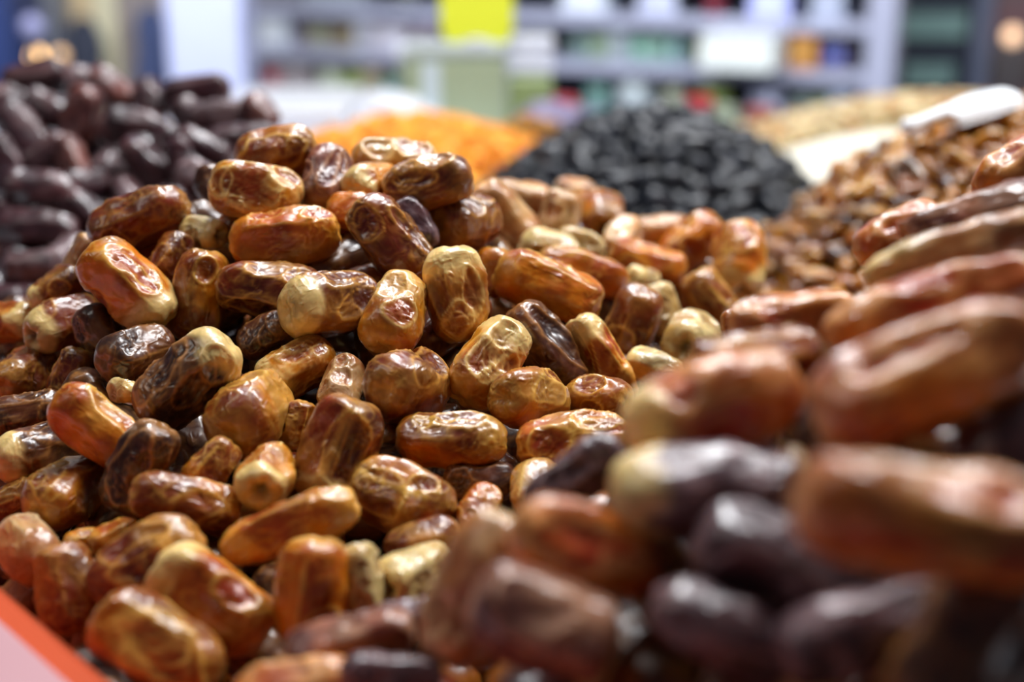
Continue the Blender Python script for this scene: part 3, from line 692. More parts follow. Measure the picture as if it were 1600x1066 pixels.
def lathe(name, prof, m, parent=None, loc=(0, 0, 0), n=24):
    V, Q = [], []
    for r, z in prof:
        for j in range(n):
            a = 2 * math.pi * j / n; V.append((max(r, 1e-4) * math.cos(a), max(r, 1e-4) * math.sin(a), z))
    for k in range(len(prof) - 1):
        for j in range(n):
            a, b = k * n + j, k * n + (j + 1) % n; Q.append((a, b, b + n, a + n))
    T = []
    V.append((0, 0, prof[0][1])); V.append((0, 0, prof[-1][1])); l0, l1 = len(V) - 2, len(V) - 1
    for j in range(n):
        T.append((l0, (j + 1) % n, j)); T.append((l1, (len(prof) - 1) * n + j, (len(prof) - 1) * n + (j + 1) % n))
    return link(name, mesh_np(name, V, Q, T, m), parent, loc)
_mc = {}
def cm(c, rough=0.5, **k):
    key = (tuple(c), rough, tuple(sorted(k.items())))
    if key not in _mc: _mc[key] = mat('paint', c, rough, noise_amt=0.12, noise_scale=12, **k)
    return _mc[key]

# ------------------------------------------------------------------ setting
M_FLOOR = mat('floor_tiles', (120, 118, 122), .4, noise_amt=.5, noise_scale=3)
M_WALL = mat('wall_paint', (176, 176, 190), .8, noise_amt=.2, noise_scale=2)
def slab(name, c, s, m): 
    o = box_obj(name, c, s, m); o['kind'] = 'structure'; return o
slab('floor', (0, 3.2, -.05), (9, 9, .1), M_FLOOR)
slab('wall_back', (0, 7.2, 1.5), (9, .1, 3.0), M_WALL)
slab('wall_left', (-4.4, 3.2, 1.5), (.1, 8, 3.0), M_WALL)
slab('wall_right', (4.4, 3.2, 1.5), (.1, 8, 3.0), M_WALL)

# ------------------------------------------------------------------ the counter: table frame with a white top sheet and a red rim at the near left
cnt = empty('market_counter', (0.1, 1.04, 0), 'long market counter with a white sheet top under all the heaps of dried fruit', 'counter')
M_WHITE = mat('white_sheet', (238, 240, 250), .35, bump=.15, bscale=8)
M_WOOD = mat('counter_wood', (120, 80, 55), .6, noise_amt=.4, noise_scale=14)
box_obj('top', (0, 0, TABLE - .0125 + .0), (2.4, 1.78, .025), M_WHITE, cnt, bev=.003)
for sx in (-1, 1):
    box_obj('side_panel', (sx * 1.1, 0, (TABLE - .025) / 2), (.03, 1.66, TABLE - .027), M_WOOD, cnt)
box_obj('front_panel', (0, -.83, (TABLE - .025) / 2), (2.2, .03, TABLE - .027), M_WOOD, cnt)
# red rim board
M_RED = mat('red_lacquer', (214, 92, 56), .22, spec=.6, noise_amt=.25, noise_scale=18, bump=.05, bscale=30)
M_RIM_SHEEN = mat('painted_sheen', (214, 166, 172), .2, spec=.8, noise_amt=.2, noise_scale=14, bump=.06, bscale=20)  # pale reflection on the rim top, put into the colour of a thin sheet
rz = CAMZ - .178
p0 = at_z(-40, 868, rz); p1 = at_z(208, 1078, rz)
dv = (p1 - p0); dv[2] = 0; ln = np.linalg.norm(dv); dv /= ln
nrm = np.array([dv[1], -dv[0], 0]); 
if nrm[0] > 0: nrm = -nrm
nrm[2] = 0
wd, lng = .10, .62; wsgn = 1 if (-dv[1] * nrm[0] + dv[0] * nrm[1]) > 0 else -1
mid = (p0 + p1) / 2 + nrm * wd / 2 - dv * .04
V, Q = [], []; bx(V, Q, (0, 0, 0), (lng, wd, .022), 0, .004)
rim = link('tray_rim', mesh_np('tray_rim', V, Q, None, M_RED, None, False), None, (mid[0], mid[1], rz - .011))
rim.rotation_euler = (0, 0, math.atan2(dv[1], dv[0]))
tag(rim, 'glossy red-orange tray rim board in the bottom left corner, holding back the amber dates', 'rim')
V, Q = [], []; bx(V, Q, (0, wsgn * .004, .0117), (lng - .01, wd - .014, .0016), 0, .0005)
link('sheen_sheet', mesh_np('sheen_sheet', V, Q, None, M_RIM_SHEEN, None, False), rim)['label'] = 'pale pink reflection painted on the rim top'
hh = rz - .022 - TABLE
V, Q = [], []; bx(V, Q, (0, -wsgn * (wd / 2 - .012), -.011 - hh / 2), (lng - .02, .02, hh), 0, .002)
link('rim_wall', mesh_np('rim_wall', V, Q, None, M_RED, None, False), rim)

dvar = build_dates()

# ------------------------------------------------------------------ packed undersides of the heaps (beyond counting), then the piles behind
def joined(name, items, style, m, nu=10, nv=8, seed=3):
    """many small fruits in one mesh: items = (centre, axis, L, W)"""
    rr = np.random.RandomState(seed)
    protos = []
    for i in range(4):
        th = np.linspace(0, np.pi, nu + 1)[1:-1]; ph = np.arange(nv) * 2 * np.pi / nv
        TH, PH = np.meshgrid(th, ph, indexing='ij'); TH = TH.ravel(); PH = PH.ravel()
        r = np.sin(TH) ** .7 * (1 + rr.uniform(-.12, .12, len(TH)))
        protos.append(np.vstack([np.stack([-np.cos(TH), r * np.cos(PH), r * np.sin(PH)], 1), [[-1, 0, 0]], [[1, 0, 0]]]))
    idx = np.arange((nu - 1) * nv).reshape(nu - 1, nv)
    q = np.stack([idx[:-1], np.roll(idx[:-1], -1, 1), np.roll(idx[1:], -1, 1), idx[1:]], -1).reshape(-1, 4)[:, ::-1]
    ia = (nu - 1) * nv; ib = ia + 1
    t = np.vstack([np.stack([np.full(nv, ia), idx[0], np.roll(idx[0], -1)], 1), np.stack([np.full(nv, ib), np.roll(idx[-1], -1), idx[-1]], 1)])
    Vs, Qs, Ts, Cs = [], [], [], []; o = 0
    for i, (c, ax, L, Wd) in enumerate(items):
        R = np.array(frame_from_axis(ax, i * 1.3).to_matrix())
        P = protos[i % 4] * np.array([L / 2, Wd / 2, Wd / 2])
        Vs.append(P @ R.T + c); Qs.append(q + o); Ts.append(t + o); o += len(P)
        s = PALN[style if isinstance(style, str) and len(style) == 1 else style[i % len(style)]]
        Cs.append(np.tile(s[0] * rr.uniform(.6, 1.0), (len(P), 1)))
    ob = link(name, mesh_np(name, np.vstack(Vs), np.vstack(Qs), np.vstack(Ts), m, np.vstack(Cs)))
    ob['kind'] = 'stuff'
    return ob
def rand_ax(r, flat=.5):
    a = r.uniform(0, 6.28); v = np.array([math.cos(a), math.sin(a), r.uniform(-flat, flat)]); return v / np.linalg.norm(v)
# underside of a date heap: points in the volume below the seen layers
def under(cents, x0, x1, y0, y1, step, drop, L, Wd, foot, seed, zlim=None):
    r = np.random.RandomState(seed); C_ = np.array(cents); out = []
    x = x0
    while x < x1:
        y = y0
        while y < y1:
            px, py = x + r.uniform(-.4, .4) * step, y + r.uniform(-.4, .4) * step
            d2 = ((C_[:, :2] - [px, py]) ** 2).sum(1); k = np.argsort(d2)[:5]; w = 1 / (d2[k] + 1e-4)
            h = (C_[k, 2] * w).sum() / w.sum(); near_ = math.sqrt(d2[k[0]])
            h = h - drop - max(0, near_ - .03) * 0.75
            if h > TABLE + .013:
                out.append((np.array([px, py, h]), rand_ax(r, .4), L, Wd))
                if h - .022 > TABLE + .013: out.append((np.array([px + .008, py, h - .022]), rand_ax(r, .4), L, Wd))
            y += step
        x += step
    return out
cm_ = [f.c for f in fill if f.fam in 'mn'] + [r.c - np.array([0, 0, .02]) for r in recs if r.group != G_DARK]
sel = under(cm_, -.32, .42, .16, 1.0, .027, .024, .038, .022, 0, 5)
def beyond_rim(p):
    return (p[:2] - (p0 + p1)[:2] / 2) @ nrm[:2] < -.016
sel = [s for s in sel if beyond_rim(s[0]) and math.hypot(s[0][0] - .375, s[0][1] - .90) > .285]; sel_a = np.array([s[0] for s in sel])
o = joined('packed_dates', sel, 'RDADO', M_DATE)
tag(o, 'packed dark underside of the amber date heap, seen only through gaps', 'dates')
ck_ = [f.c for f in fill if f.fam == 'k'] + [r.c - np.array([0, 0, .02]) for r in recs if r.group == G_DARK]
sel = under(ck_, -.62, -.12, .62, 1.3, .032, .026, .045, .023, 0, 6)
sel = [s for s in sel if s[0][0] < -.02 and np.sqrt(((sel_a - s[0]) ** 2).sum(1)).min() > .034]
o = joined('packed_dark_dates', sel, 'K', M_DARK)
tag(o, 'packed underside of the dark date pile at the left', 'dates')

def mound_z(cx, cy, R, H, pw, x, y):
    r = math.hypot(x - cx, y - cy) / R
    return TABLE + H * max(0, 1 - r ** pw)
def heap(name, cx, cy, R, H, pw, n, L, Wd, styles, m, label, cat, group, seed, corelabel, avoid=None, core_style=None, res=(18, 12), flat=.5, front=True, corecount=1.0):
    """n single fruits over the side of a mound that faces the market aisle, resting on a packed core"""
    r = np.random.RandomState(seed)
    var = [fruit(name, np.random.RandomState(seed * 50 + i), L, Wd, styles[i % len(styles)], '', '', res[0], res[1], m, wr=1.5, dents=4, square=r.uniform(.7, 1)) for i in range(8)]
    pts = []; tries = 0
    gap = Wd * 0.98
    while len(pts) < n and tries < n * 60:
        tries += 1
        a = r.uniform(0, 6.28); q = math.sqrt(r.rand()) * .97
        x, y = cx + math.cos(a) * q * R, cy + math.sin(a) * q * R
        if front and y > cy + R * .35: continue
        z = mound_z(cx, cy, R, H, pw, x, y) + Wd * .35
        if avoid and avoid(x, y, z): continue
        p = np.array([x, y, z])
        if any(np.sum((p - b) ** 2) < gap * gap for b in pts[-400:]): continue
        pts.append(p)
    for i, p in enumerate(pts):
        o = link(name, var[i % 8], None, tuple(p)); o.rotation_mode = 'QUATERNION'
        o.rotation_quaternion = frame_from_axis(rand_ax(r, flat), r.uniform(0, 6.28))
        s = r.uniform(.85, 1.12); o.scale = (s, s, s)
        tag(o, label, cat, group)
    items = []
    st = Wd * 1.0
    nn = int(R * 2 / st)
    for i in range(nn + 1):
        for j in range(nn + 1):
            x, y = cx - R + i * st + r.uniform(-.3, .3) * st, cy - R + j * st + r.uniform(-.3, .3) * st
            if math.hypot(x - cx, y - cy) > R: continue
            z = mound_z(cx, cy, R, H, pw, x, y) - Wd * .25
            if avoid and avoid(x, y, z): continue
            items.append((np.array([x, y, max(z, TABLE + Wd * .56)]), rand_ax(r, .4), L * 1.05, Wd * 1.05))
    c = joined('packed_' + name, items, core_style or styles, m, 8, 6, seed)
    tag(c, corelabel, cat)
    # mound body below the packed fruit
    V, Q = [], []; K, M_ = 10, 36
    for k in range(K + 1):
        rr_ = R * (1 - k / K) * .99
        for j in range(M_):
            a = 2 * math.pi * j / M_; x, y = cx + rr_ * math.cos(a), cy + rr_ * math.sin(a)
            V.append((x, y, max(TABLE, mound_z(cx, cy, R, H, pw, x, y) - Wd * .5)))
    for k in range(K):
        for j in range(M_):
            a, b = k * M_ + j, k * M_ + (j + 1) % M_; Q.append((a, b, b + M_, a + M_))
    body = link('heap_body', mesh_np('heap_body', V, Q, None, m, np.tile(PALN[(core_style or styles)[0]][0] * .7, (len(V), 1))), c)
    return pts

heap('black_dried_fruit', .128, 1.28, .168, .090, 1.8, 300, .030, .0195, 'BBBB', M_BLACK,
     'wrinkled black dried fruit in the black heap behind the amber dates', 'dried fruit', 'black dried fruit of the heap', 21,
     'packed core of the black dried fruit heap')
def av_r(x, y, z):
    return False
heap('golden_raisin', .378, .90, .248, .148, 2.5, 300, .023, .0118, 'YSGYSAYD', M_RAISIN,
     'brown golden raisin in the heap at the right behind the near dates', 'raisin', 'golden raisins of the right heap', 22,
     'golden-brown raisins of the right heap past the countable ones', res=(22, 16), flat=1.2)
heap('dried_apricot', -.10, 1.47, .17, .055, 1.6, 150, .030, .022, 'Q', M_MATTE,
     'bright orange dried fruit in the blurred heap behind the top of the date heap', 'dried fruit', 'orange dried fruit of the heap', 23,
     'packed core of the orange dried fruit heap', avoid=lambda x, y, z: math.hypot(x - .02, y - 1.62) < .075)
heap('pale_nut', .50, 1.62, .27, .060, 1.8, 260, .022, .015, 'NNNT', M_MATTE,
     'pale tan nut in the blurred heap under the dark cabinet', 'nut', 'pale nuts of the rear heap', 24,
     'packed core of the pale nut heap', avoid=lambda x, y, z: math.hypot(x - .39, y - 1.36) < .215)
# fine cream grain in front of the nuts: nobody could count it
grain = []
r = np.random.RandomState(4)
gx, gy, gR, gH = .385, 1.36, .215, .066
V, Q, Cc = [], [], []
K, M_ = 60, 160
for k in range(K + 1):
    rr_ = gR * (1 - k / K)
    for j in range(M_):
        a = 2 * math.pi * j / M_; x, y = gx + rr_ * math.cos(a), gy + rr_ * math.sin(a)
        V.append((x, y, TABLE + gH * (1 - (rr_ / gR) ** 1.7) + r.uniform(0, .0022)))
for k in range(K):
    for j in range(M_):
        a, b = k * M_ + j, k * M_ + (j + 1) % M_; Q.append((a, b, b + M_, a + M_))
o = link('cream_grain', mesh_np('cream_grain', V, Q, None, mat('grain', (252, 246, 228), .8, noise_amt=.25, noise_scale=300)))
tag(o, 'smooth heap of fine cream-coloured grain between the black heap and the golden raisins', 'grain', None, 'stuff')
heap('dried_lime', .02, 1.62, .065, .035, 1.6, 40, .020, .017, 'Y', M_MATTE,
     'small olive-yellow dried fruit in the low pile between the orange and black heaps', 'dried fruit', 'olive-yellow dried fruit of the low pile', 25,
     'packed core of the low olive-yellow pile')

# ------------------------------------------------------------------ white scoop on the raisins
M_SCOOP = mat('white_plastic', (250, 252, 255), .3)
def scoop(loc, rz_, pitch, label):
    t = empty('scoop', loc, label, 'scoop')
    V, Q = [], []; nx, na = 14, 14
    for side in (0, 1):
        for i in range(nx + 1):
            u = i / nx; wr_ = .026 * (0.55 + .45 * math.sin(min(1, u * 1.3 + .25) * math.pi / 2)); x = u * .085
            for j in range(na + 1):
                a = math.pi * (1.0 + j / na); rr_ = wr_ - side * .0015
                V.append((x, rr_ * math.cos(a), rr_ * math.sin(a) * .8 * (1 - .35 * u * u) + (.004 if side else 0) * 0))
    s = (nx + 1) * (na + 1)
    for i in range(nx):
        for j in range(na):
            a = i * (na + 1) + j; Q.append((a, a + 1, a + na + 2, a + na + 1)); Q.append((s + a, s + a + na + 1, s + a + na + 2, s + a + 1))
    for i in range(nx):
        for j in (0, na):
            a = i * (na + 1) + j; Q.append((a, a + na + 1, s + a + na + 1, s + a))
    for j in range(na):
        a = nx * (na + 1) + j; Q.append((a, a + 1, s + a + 1, s + a))
    for j in range(na): Q.append((j, s + j, s + j + 1, j + 1))
    b = link('bowl', mesh_np('bowl', V, Q, None, M_SCOOP), t)
    h = lathe('handle', [(.006, 0), (.0075, .004), (.0065, .02), (.0065, .045), (.009, .055), (.006, .06)], M_SCOOP, t, (.004, 0, -.012), 16)
    h.rotation_euler = (0, -math.pi / 2, 0)
    t.rotation_euler = (math.pi, pitch, rz_); t.scale = (.6, .6, .6)
    return t
sp = at(1476, 214, .88)
scoop((sp[0] - .0, sp[1], sp[2] + .008), math.radians(28), -.22, 'white plastic scoop lying face down on top of the golden raisins')

# ------------------------------------------------------------------ things on the far edge of the counter
def crumple_bag(c, s, m, label, seed, name='plastic_bag', cat='bag'):
    V, Q = [], []; nu, nv = 36, 48; rr = np.random.RandomState(seed).uniform(0, 50, 3)
    th = np.linspace(0, np.pi, nu + 1); ph = np.arange(nv) * 2 * np.pi / nv
    TH, PH = np.meshgrid(th, ph, indexing='ij'); TH = TH.ravel(); PH = PH.ravel()
    P = np.stack([np.sin(TH) * np.cos(PH), np.sin(TH) * np.sin(PH), np.cos(TH)], 1)
    n1 = np.abs(noise(P * 2.3 + rr)) + .5 * np.abs(noise(P * 5 + rr))
    P = P * (0.85 + .35 * n1[:, None]); P[:, 2] = np.clip(P[:, 2], -.55, None)
    P = P * np.array(s) / 2; P[:, 2] -= P[:, 2].min()
    idx = np.arange((nu + 1) * nv).reshape(nu + 1, nv)
    q = np.stack([idx[:-1], idx[1:], np.roll(idx[1:], -1, 1), np.roll(idx[:-1], -1, 1)], -1).reshape(-1, 4)
    o = link(name, mesh_np(name, P, q, None, m), None, c); return tag(o, label, cat)
def on_table(x, Y): 
    p = at_Y(x, 100, Y); return (p[0], Y, TABLE + .0005)
M_BAG = mat('white_bag', (240, 242, 250), .35)
crumple_bag(on_table(606, 1.80), (.11, .08, .066), M_BAG, 'crumpled white plastic bag behind the orange heap', 3)
crumple_bag(on_table(664, 1.745), (.05, .05, .05), M_BAG, 'small white crumpled bag in front of the sage containers', 4)
def container(x, Y, w, h, dp, colr, lid, label, stripe=None, z0=0, rot=0.0, lidh=.014):
    px, _, pz = on_table(x, Y)
    t = empty('container', (px, Y, pz + z0), label, 'container', None, rot)
    V, Q = [], []; bx(V, Q, (0, 0, (h - lidh) / 2), (w, dp, h - lidh), 0, .006)
    link('body', mesh_np('body', V, Q, None, cm(colr, .35), None, False), t)
    if lid:
        V, Q = [], []; bx(V, Q, (0, 0, h - lidh / 2), (w * 1.04, dp * 1.04, lidh), 0, .004)
        link('lid', mesh_np('lid', V, Q, None, cm(lid, .4), None, False), t)
    if stripe:
        V, Q = [], []; bx(V, Q, (stripe[0], -dp / 2 - .001, (h - lidh) * .5), (stripe[1], .002, (h - lidh) * .86), 0, 0)
        link('label_strip', mesh_np('label_strip', V, Q, None, cm(stripe[2], .5), None, False), t)
    return t
container(715, 1.86, .125, .110, .09, (168, 182, 150), (196, 206, 206), 'large sage-green plastic container with a pale vertical strip, under the yellow sign', (-.032, .024, (206, 220, 224)), lidh=.016)
container(828, 1.87, .058, .066, .07, (150, 168, 112), None, 'olive-green box right of the large sage container', lidh=0)
container(828, 1.87, .058, .050, .06, (226, 232, 246), (236, 240, 252), 'white lidded box stacked on the olive-green box', z0=.066)
container(643, 1.88, .035, .105, .06, (180, 196, 176), (236, 242, 252), 'narrow pale green container with a white cap, left of the large sage one', lidh=.022)
# yellow price card on a stem, hanging over the container
card_p = at_Y(745, 16, 1.83)
yc = empty('price_card', (card_p[0], 1.83, TABLE + .1105), 'bright yellow rounded price card above the large sage container', 'sign')
M_YEL = mat('yellow_card', (236, 244, 60), .5)
bh = card_p[2] - (TABLE + .1105)
V, Q, T = [], [], []
cw, ch = .046, .046
pts = []
for k in range(28):
    a = 2 * math.pi * k / 28; ex = lambda v: math.copysign(abs(v) ** .55, v)
    pts.append((cw * ex(math.cos(a)), ch * ex(math.sin(a))))
for yv in (-.001, .001):
    for x, z in pts: V.append((x, yv, bh + z))
V.append((0, -.001, bh)); V.append((0, .001, bh))
for k in range(28):
    l = (k + 1) % 28; Q.append((k, l, l + 28, k + 28)); T.append((56, l, k)); T.append((57, k + 28, l + 28))
link('card', mesh_np('card', V, Q, T, M_YEL, None, False), yc)
lathe('stem', [(.02, 0), (.02, .003), (.0025, .006), (.0025, max(.012, bh - .03))], cm((220, 222, 230), .3), yc, (0, .004, 0), 12)
# small goods standing in front of the shelves on the far counter edge
def small_can(x, Y, rad, h, colr, topc, label, cat='jar'):
    px, _, pz = on_table(x, Y)
    t = empty('jar', (px, Y, pz), label, cat)
    lathe('body', [(rad * .9, 0), (rad, h * .06), (rad, h * .72), (rad * .82, h * .8)], cm(colr, .3), t)
    lathe('lid', [(rad * .86, h * .8), (rad * .88, h * .82), (rad * .88, h * .98), (rad * .8, h)], cm(topc, .4), t)
small_can(872, 1.86, .030, .038, (214, 190, 186), (196, 60, 66), 'jar with a red lid behind the left side of the black heap')
small_can(1095, 1.88, .022, .036, (176, 60, 70), (200, 44, 54), 'red jar behind the top right of the black heap')
small_can(1192, 1.88, .022, .022, (150, 92, 84), (184, 74, 60), 'low brown-red jar behind the cream grain')
small_can(1130, 1.88, .026, .024, (150, 164, 140), (170, 180, 160), 'low grey-green jar between the two red jars')
crumple_bag(on_table(862, 1.78), (.085, .06, .055), mat('lilac_bag', (150, 140, 172), .4), 'lilac packet lying left behind the black heap', 9, 'packet', 'packet')

# ------------------------------------------------------------------ shelving in the back
SA = np.array([-.868, 4.66]); SB = np.array([.985, 3.86])
sd = SB - SA; slen = np.linalg.norm(sd); sd /= slen; sang = math.atan2(sd[1], sd[0]); snrm = np.array([-sd[1], sd[0]])
M_SHELF = mat('shelf_enamel', (160, 164, 186), .4, noise_amt=.15, noise_scale=5)
M_BACK = mat('shelf_back', (150, 152, 158), .7, noise_amt=.3, noise_scale=6)
def shelf_pt(s, depth=0): 
    p = SA + sd * s + snrm * depth; return p
smid = shelf_pt(slen / 2, .17)
shelf = empty('display_shelf', (smid[0], smid[1], 0), 'long pale lilac-grey shelving full of packets and jars across the back of the shop', 'shelving', None, sang)
LV = [.14, .30, .455, .605, .75, .885, 1.02, 1.16, 1.32]
for z in LV:
    b = box_obj('shelf_board', (0, 0, z - .018), (slen - .04, .34, .036), M_SHELF, shelf, bev=.004)
box_obj('back_panel', (0, .178, .78), (slen, .012, 1.5), M_BACK, shelf)
for s_, w_ in ((-slen / 2, .05), (-slen / 2 + .92, .03), (slen / 2, .075)):
    box_obj('post', (s_, -.16, .78), (w_, .05, 1.56), M_SHELF, shelf, bev=.004)
for s_ in (-slen / 2 + .45, slen / 2 - .42):
    pass
def sx_of(px):
    """shelf distance along the unit for a picture column"""
    k = (px - 800) / FPX
    # ray x = k*d, d = depth along view at z ~ -.35 : y*CP + .35*SP
    best = min(np.linspace(0, slen, 600), key=lambda s: abs(shelf_pt(s)[0] - k * (shelf_pt(s)[1] * CP + .36 * SP)))
    return best - slen / 2
def good(kind, px0, px1, lv, h, c1, c2, label, dep=.10):
    a, b = sx_of(px0), sx_of(px1); w = max(b - a, .02); s = (a + b) / 2; h = min(h, LV[lv + 1] - .040 - LV[lv]); z = LV[lv] + .0005
    loc = shelf.matrix_basis
    p = shelf_pt(s + slen / 2, .02 + dep / 2)
    names = {'jar': 'jar', 'box': 'carton', 'bag': 'pouch'}
    t = empty(names[kind], (p[0], p[1], z), label, {'jar': 'jar', 'box': 'box', 'bag': 'packet'}[kind], None, sang)
    if kind == 'jar':
        r_ = w / 2
        lathe('body', [(r_ * .92, 0), (r_, h * .05), (r_, h * .7), (r_ * .8, h * .8)], cm(c1, .25), t)
        lathe('lid', [(r_ * .84, h * .8), (r_ * .86, h * .82), (r_ * .86, h * .97), (r_ * .8, h)], cm(c2, .4), t)
    elif kind == 'box':
        V, Q = [], []; bx(V, Q, (0, 0, h / 2), (w, dep, h), 0, .002); link('body', mesh_np('body', V, Q, None, cm(c1, .5), None, False), t)
        V, Q = [], []; bx(V, Q, (0, -dep / 2 - .0008, h * .5), (w * .7, .0016, h * .5), 0, 0); link('label_panel', mesh_np('label_panel', V, Q, None, cm(c2, .5), None, False), t)
    else:
        V, Q = [], []; nx = 10; prof = [(0, .5, 1), (.08, .56, 1), (.35, .6, 1.0), (.65, .5, .97), (.85, .18, .95), (.9, .03, .97), (1, .03, .97)]
        for z_, th_, ww in prof:
            for j in range(20):
                a = 2 * math.pi * j / 20; ex = lambda v: math.copysign(abs(v) ** .6, v)
                V.append((w / 2 * ww * ex(math.cos(a)), dep / 2 * th_ * ex(math.sin(a)), h * z_))
        for k in range(len(prof) - 1):
            for j in range(20):
                a, b_ = k * 20 + j, k * 20 + (j + 1) % 20; Q.append((a, b_, b_ + 20, a + 20))
        T = []; V.append((0, 0, 0)); V.append((0, 0, h)); 
        for j in range(20):
            T.append((len(V) - 2, (j + 1) % 20, j)); T.append((len(V) - 1, (len(prof) - 1) * 20 + j, (len(prof) - 1) * 20 + (j + 1) % 20))
        link('body', mesh_np('body', V, Q, T, cm(c1, .35)), t)
        V, Q = [], []; bx(V, Q, (0, -dep * .31, h * .42), (w * .62, .003, h * .36), 0, 0); link('label_panel', mesh_np('label_panel', V, Q, None, cm(c2, .5), None, False), t)
GOODS = [
 # left bay, upper row
 ('box', 396, 440, 4, .115, (190, 200, 214), (200, 206, 212), 'pale blue-grey carton at the left end of the upper visible shelf'),
 ('jar', 442, 464, 4, .085, (112, 104, 118), (70, 66, 84), 'dark plum jar beside the pale blue-grey carton'),
 ('bag', 466, 500, 4, .10, (140, 142, 132), (150, 152, 120), 'grey pouch right of the dark plum jar'),
 ('bag', 502, 545, 4, .10, (150, 148, 112), (120, 98, 86), 'olive and brown pouch in the middle of the left upper shelf'),
 ('box', 548, 575, 4, .10, (168, 172, 180), (158, 160, 176), 'light grey carton right of the olive and brown pouch'),
 ('box', 578, 632, 4, .075, (168, 160, 172), (196, 200, 214), 'low mauve carton under the dark shelf gap'),
 ('jar', 634, 672, 4, .095, (150, 140, 158), (140, 96, 110), 'mauve jar left of the yellow price card'),
 # left bay, lower row
 ('bag', 394, 428, 3, .105, (176, 158, 166), (190, 90, 100), 'pinkish packet with a red patch, left on the lower visible shelf'),
 ('box', 430, 476, 3, .085, (146, 142, 146), (160, 150, 156), 'dull grey carton right of the pinkish packet'),
 ('jar', 480, 513, 3, .095, (192, 204, 184), (150, 140, 120), 'pale green jar in the middle of the left lower shelf'),
 ('bag', 516, 560, 3, .10, (158, 166, 96), (150, 170, 120), 'olive-yellow pouch right of the pale green jar'),
 ('box', 562, 586, 3, .09, (160, 142, 116), (150, 150, 140), 'tan carton right of the olive-yellow pouch'),
 ('box', 590, 640, 3, .055, (110, 164, 148), (120, 140, 160), 'low teal box at the right of the left lower shelf'),
 # right bay, between the bands
 ('bag', 880, 905, 4, .085, (110, 136, 140), (100, 120, 110), 'slate-teal packet at the left end of the right upper shelf'),
 ('bag', 908, 946, 4, .09, (120, 140, 118), (130, 152, 130), 'grey-green packet beside the slate-teal one'),
 ('box', 950, 974, 4, .08, (150, 162, 170), (140, 150, 160), 'pale steel-blue carton on the right upper shelf'),
 ('bag', 977, 1008, 4, .085, (128, 160, 150), (126, 180, 160), 'sea-green packet right of the steel-blue carton'),
 ('bag', 1010, 1032, 4, .085, (134, 176, 160), (120, 150, 140), 'lighter sea-green packet next to the first one'),
 ('bag', 1034, 1062, 4, .08, (124, 158, 158), (110, 140, 140), 'third sea-green packet, nearest the yellow-green goods'),
 ('bag', 1082, 1106, 4, .10, (140, 152, 60), (170, 156, 70), 'yellow-green pouch left of the white box'),
 ('box', 1232, 1272, 4, .095, (190, 120, 50), (180, 140, 70), 'orange-brown carton right of the white box'),
 ('bag', 1276, 1322, 4, .095, (90, 78, 100), (70, 90, 170), 'dark plum packet with a blue corner by the right post'),
 # right bay, lower
 ('bag', 905, 942, 3, .085, (100, 144, 138), (96, 130, 120), 'teal packet on the right lower shelf'),
 ('jar', 955, 1012, 3, .095, (166, 178, 184), (150, 160, 160), 'wide pale grey jar on the right lower shelf'),
 ('jar', 1030, 1064, 3, .09, (160, 166, 146), (130, 132, 120), 'beige-green jar right of the wide pale grey jar'),
 ('bag', 1084, 1136, 3, .10, (140, 156, 66), (110, 160, 70), 'yellow-green pouch below the other yellow-green pouch'),
 ('jar', 1166, 1220, 3, .10, (196, 202, 228), (176, 180, 205), 'round pale lavender jar under the white box'),
 ('bag', 1236, 1266, 3, .085, (130, 146, 146), (120, 140, 130), 'grey-teal packet right of the lavender jar'),
 ('bag', 1268, 1300, 3, .085, (120, 138, 110), (130, 150, 140), 'moss-green packet on the right lower shelf'),
 ('box', 1302, 1330, 3, .08, (160, 176, 206), (150, 160, 200), 'light blue carton by the foot of the right post'),
 # top row
 ('box', 872, 940, 5, .07, (196, 206, 220), (210, 216, 230), 'pale box on the top visible shelf at the left of the right bay'),
 ('bag', 985, 1045, 5, .09, (200, 208, 232), (190, 196, 220), 'shining pale packet on the top visible shelf'),
 ('jar', 1090, 1118, 5, .10, (120, 40, 54), (110, 30, 40), 'dark red jar on the top visible shelf'),
 ('box', 1166, 1226, 5, .10, (176, 182, 236), (186, 196, 244), 'periwinkle box on the top visible shelf'),
 ('box', 1262, 1310, 5, .08, (170, 180, 204), (160, 168, 190), 'grey-blue carton on the top visible shelf by the right post'),
 ('jar', 600, 640, 5, .09, (80, 84, 80), (60, 62, 60), 'dark jar on the top visible shelf left of the yellow card'),
 ('box', 470, 560, 5, .10, (130, 138, 148), (140, 150, 160), 'slate carton on the top visible shelf of the left bay'),
]
for g in GOODS: good(*g)
# white box pushed out over the shelf edge
wa, wb = sx_of(1112), sx_of(1224); p = shelf_pt((wa + wb) / 2 + slen / 2, -.02)
t = empty('carton', (p[0], p[1], LV[4] + .0005), 'large white box jutting out of the middle of the right shelf', 'box', None, sang)
V, Q = [], []; bx(V, Q, (0, 0, .0425), (wb - wa, .20, .085), 0, .006); link('body', mesh_np('body', V, Q, None, cm((214, 222, 220), .5), None, False), t)
V, Q = [], []; bx(V, Q, (0, 0, .09), ((wb - wa) * 1.01, .204, .011), 0, .003); link('lid', mesh_np('lid', V, Q, None, cm((216, 222, 224), .5), None, False), t)

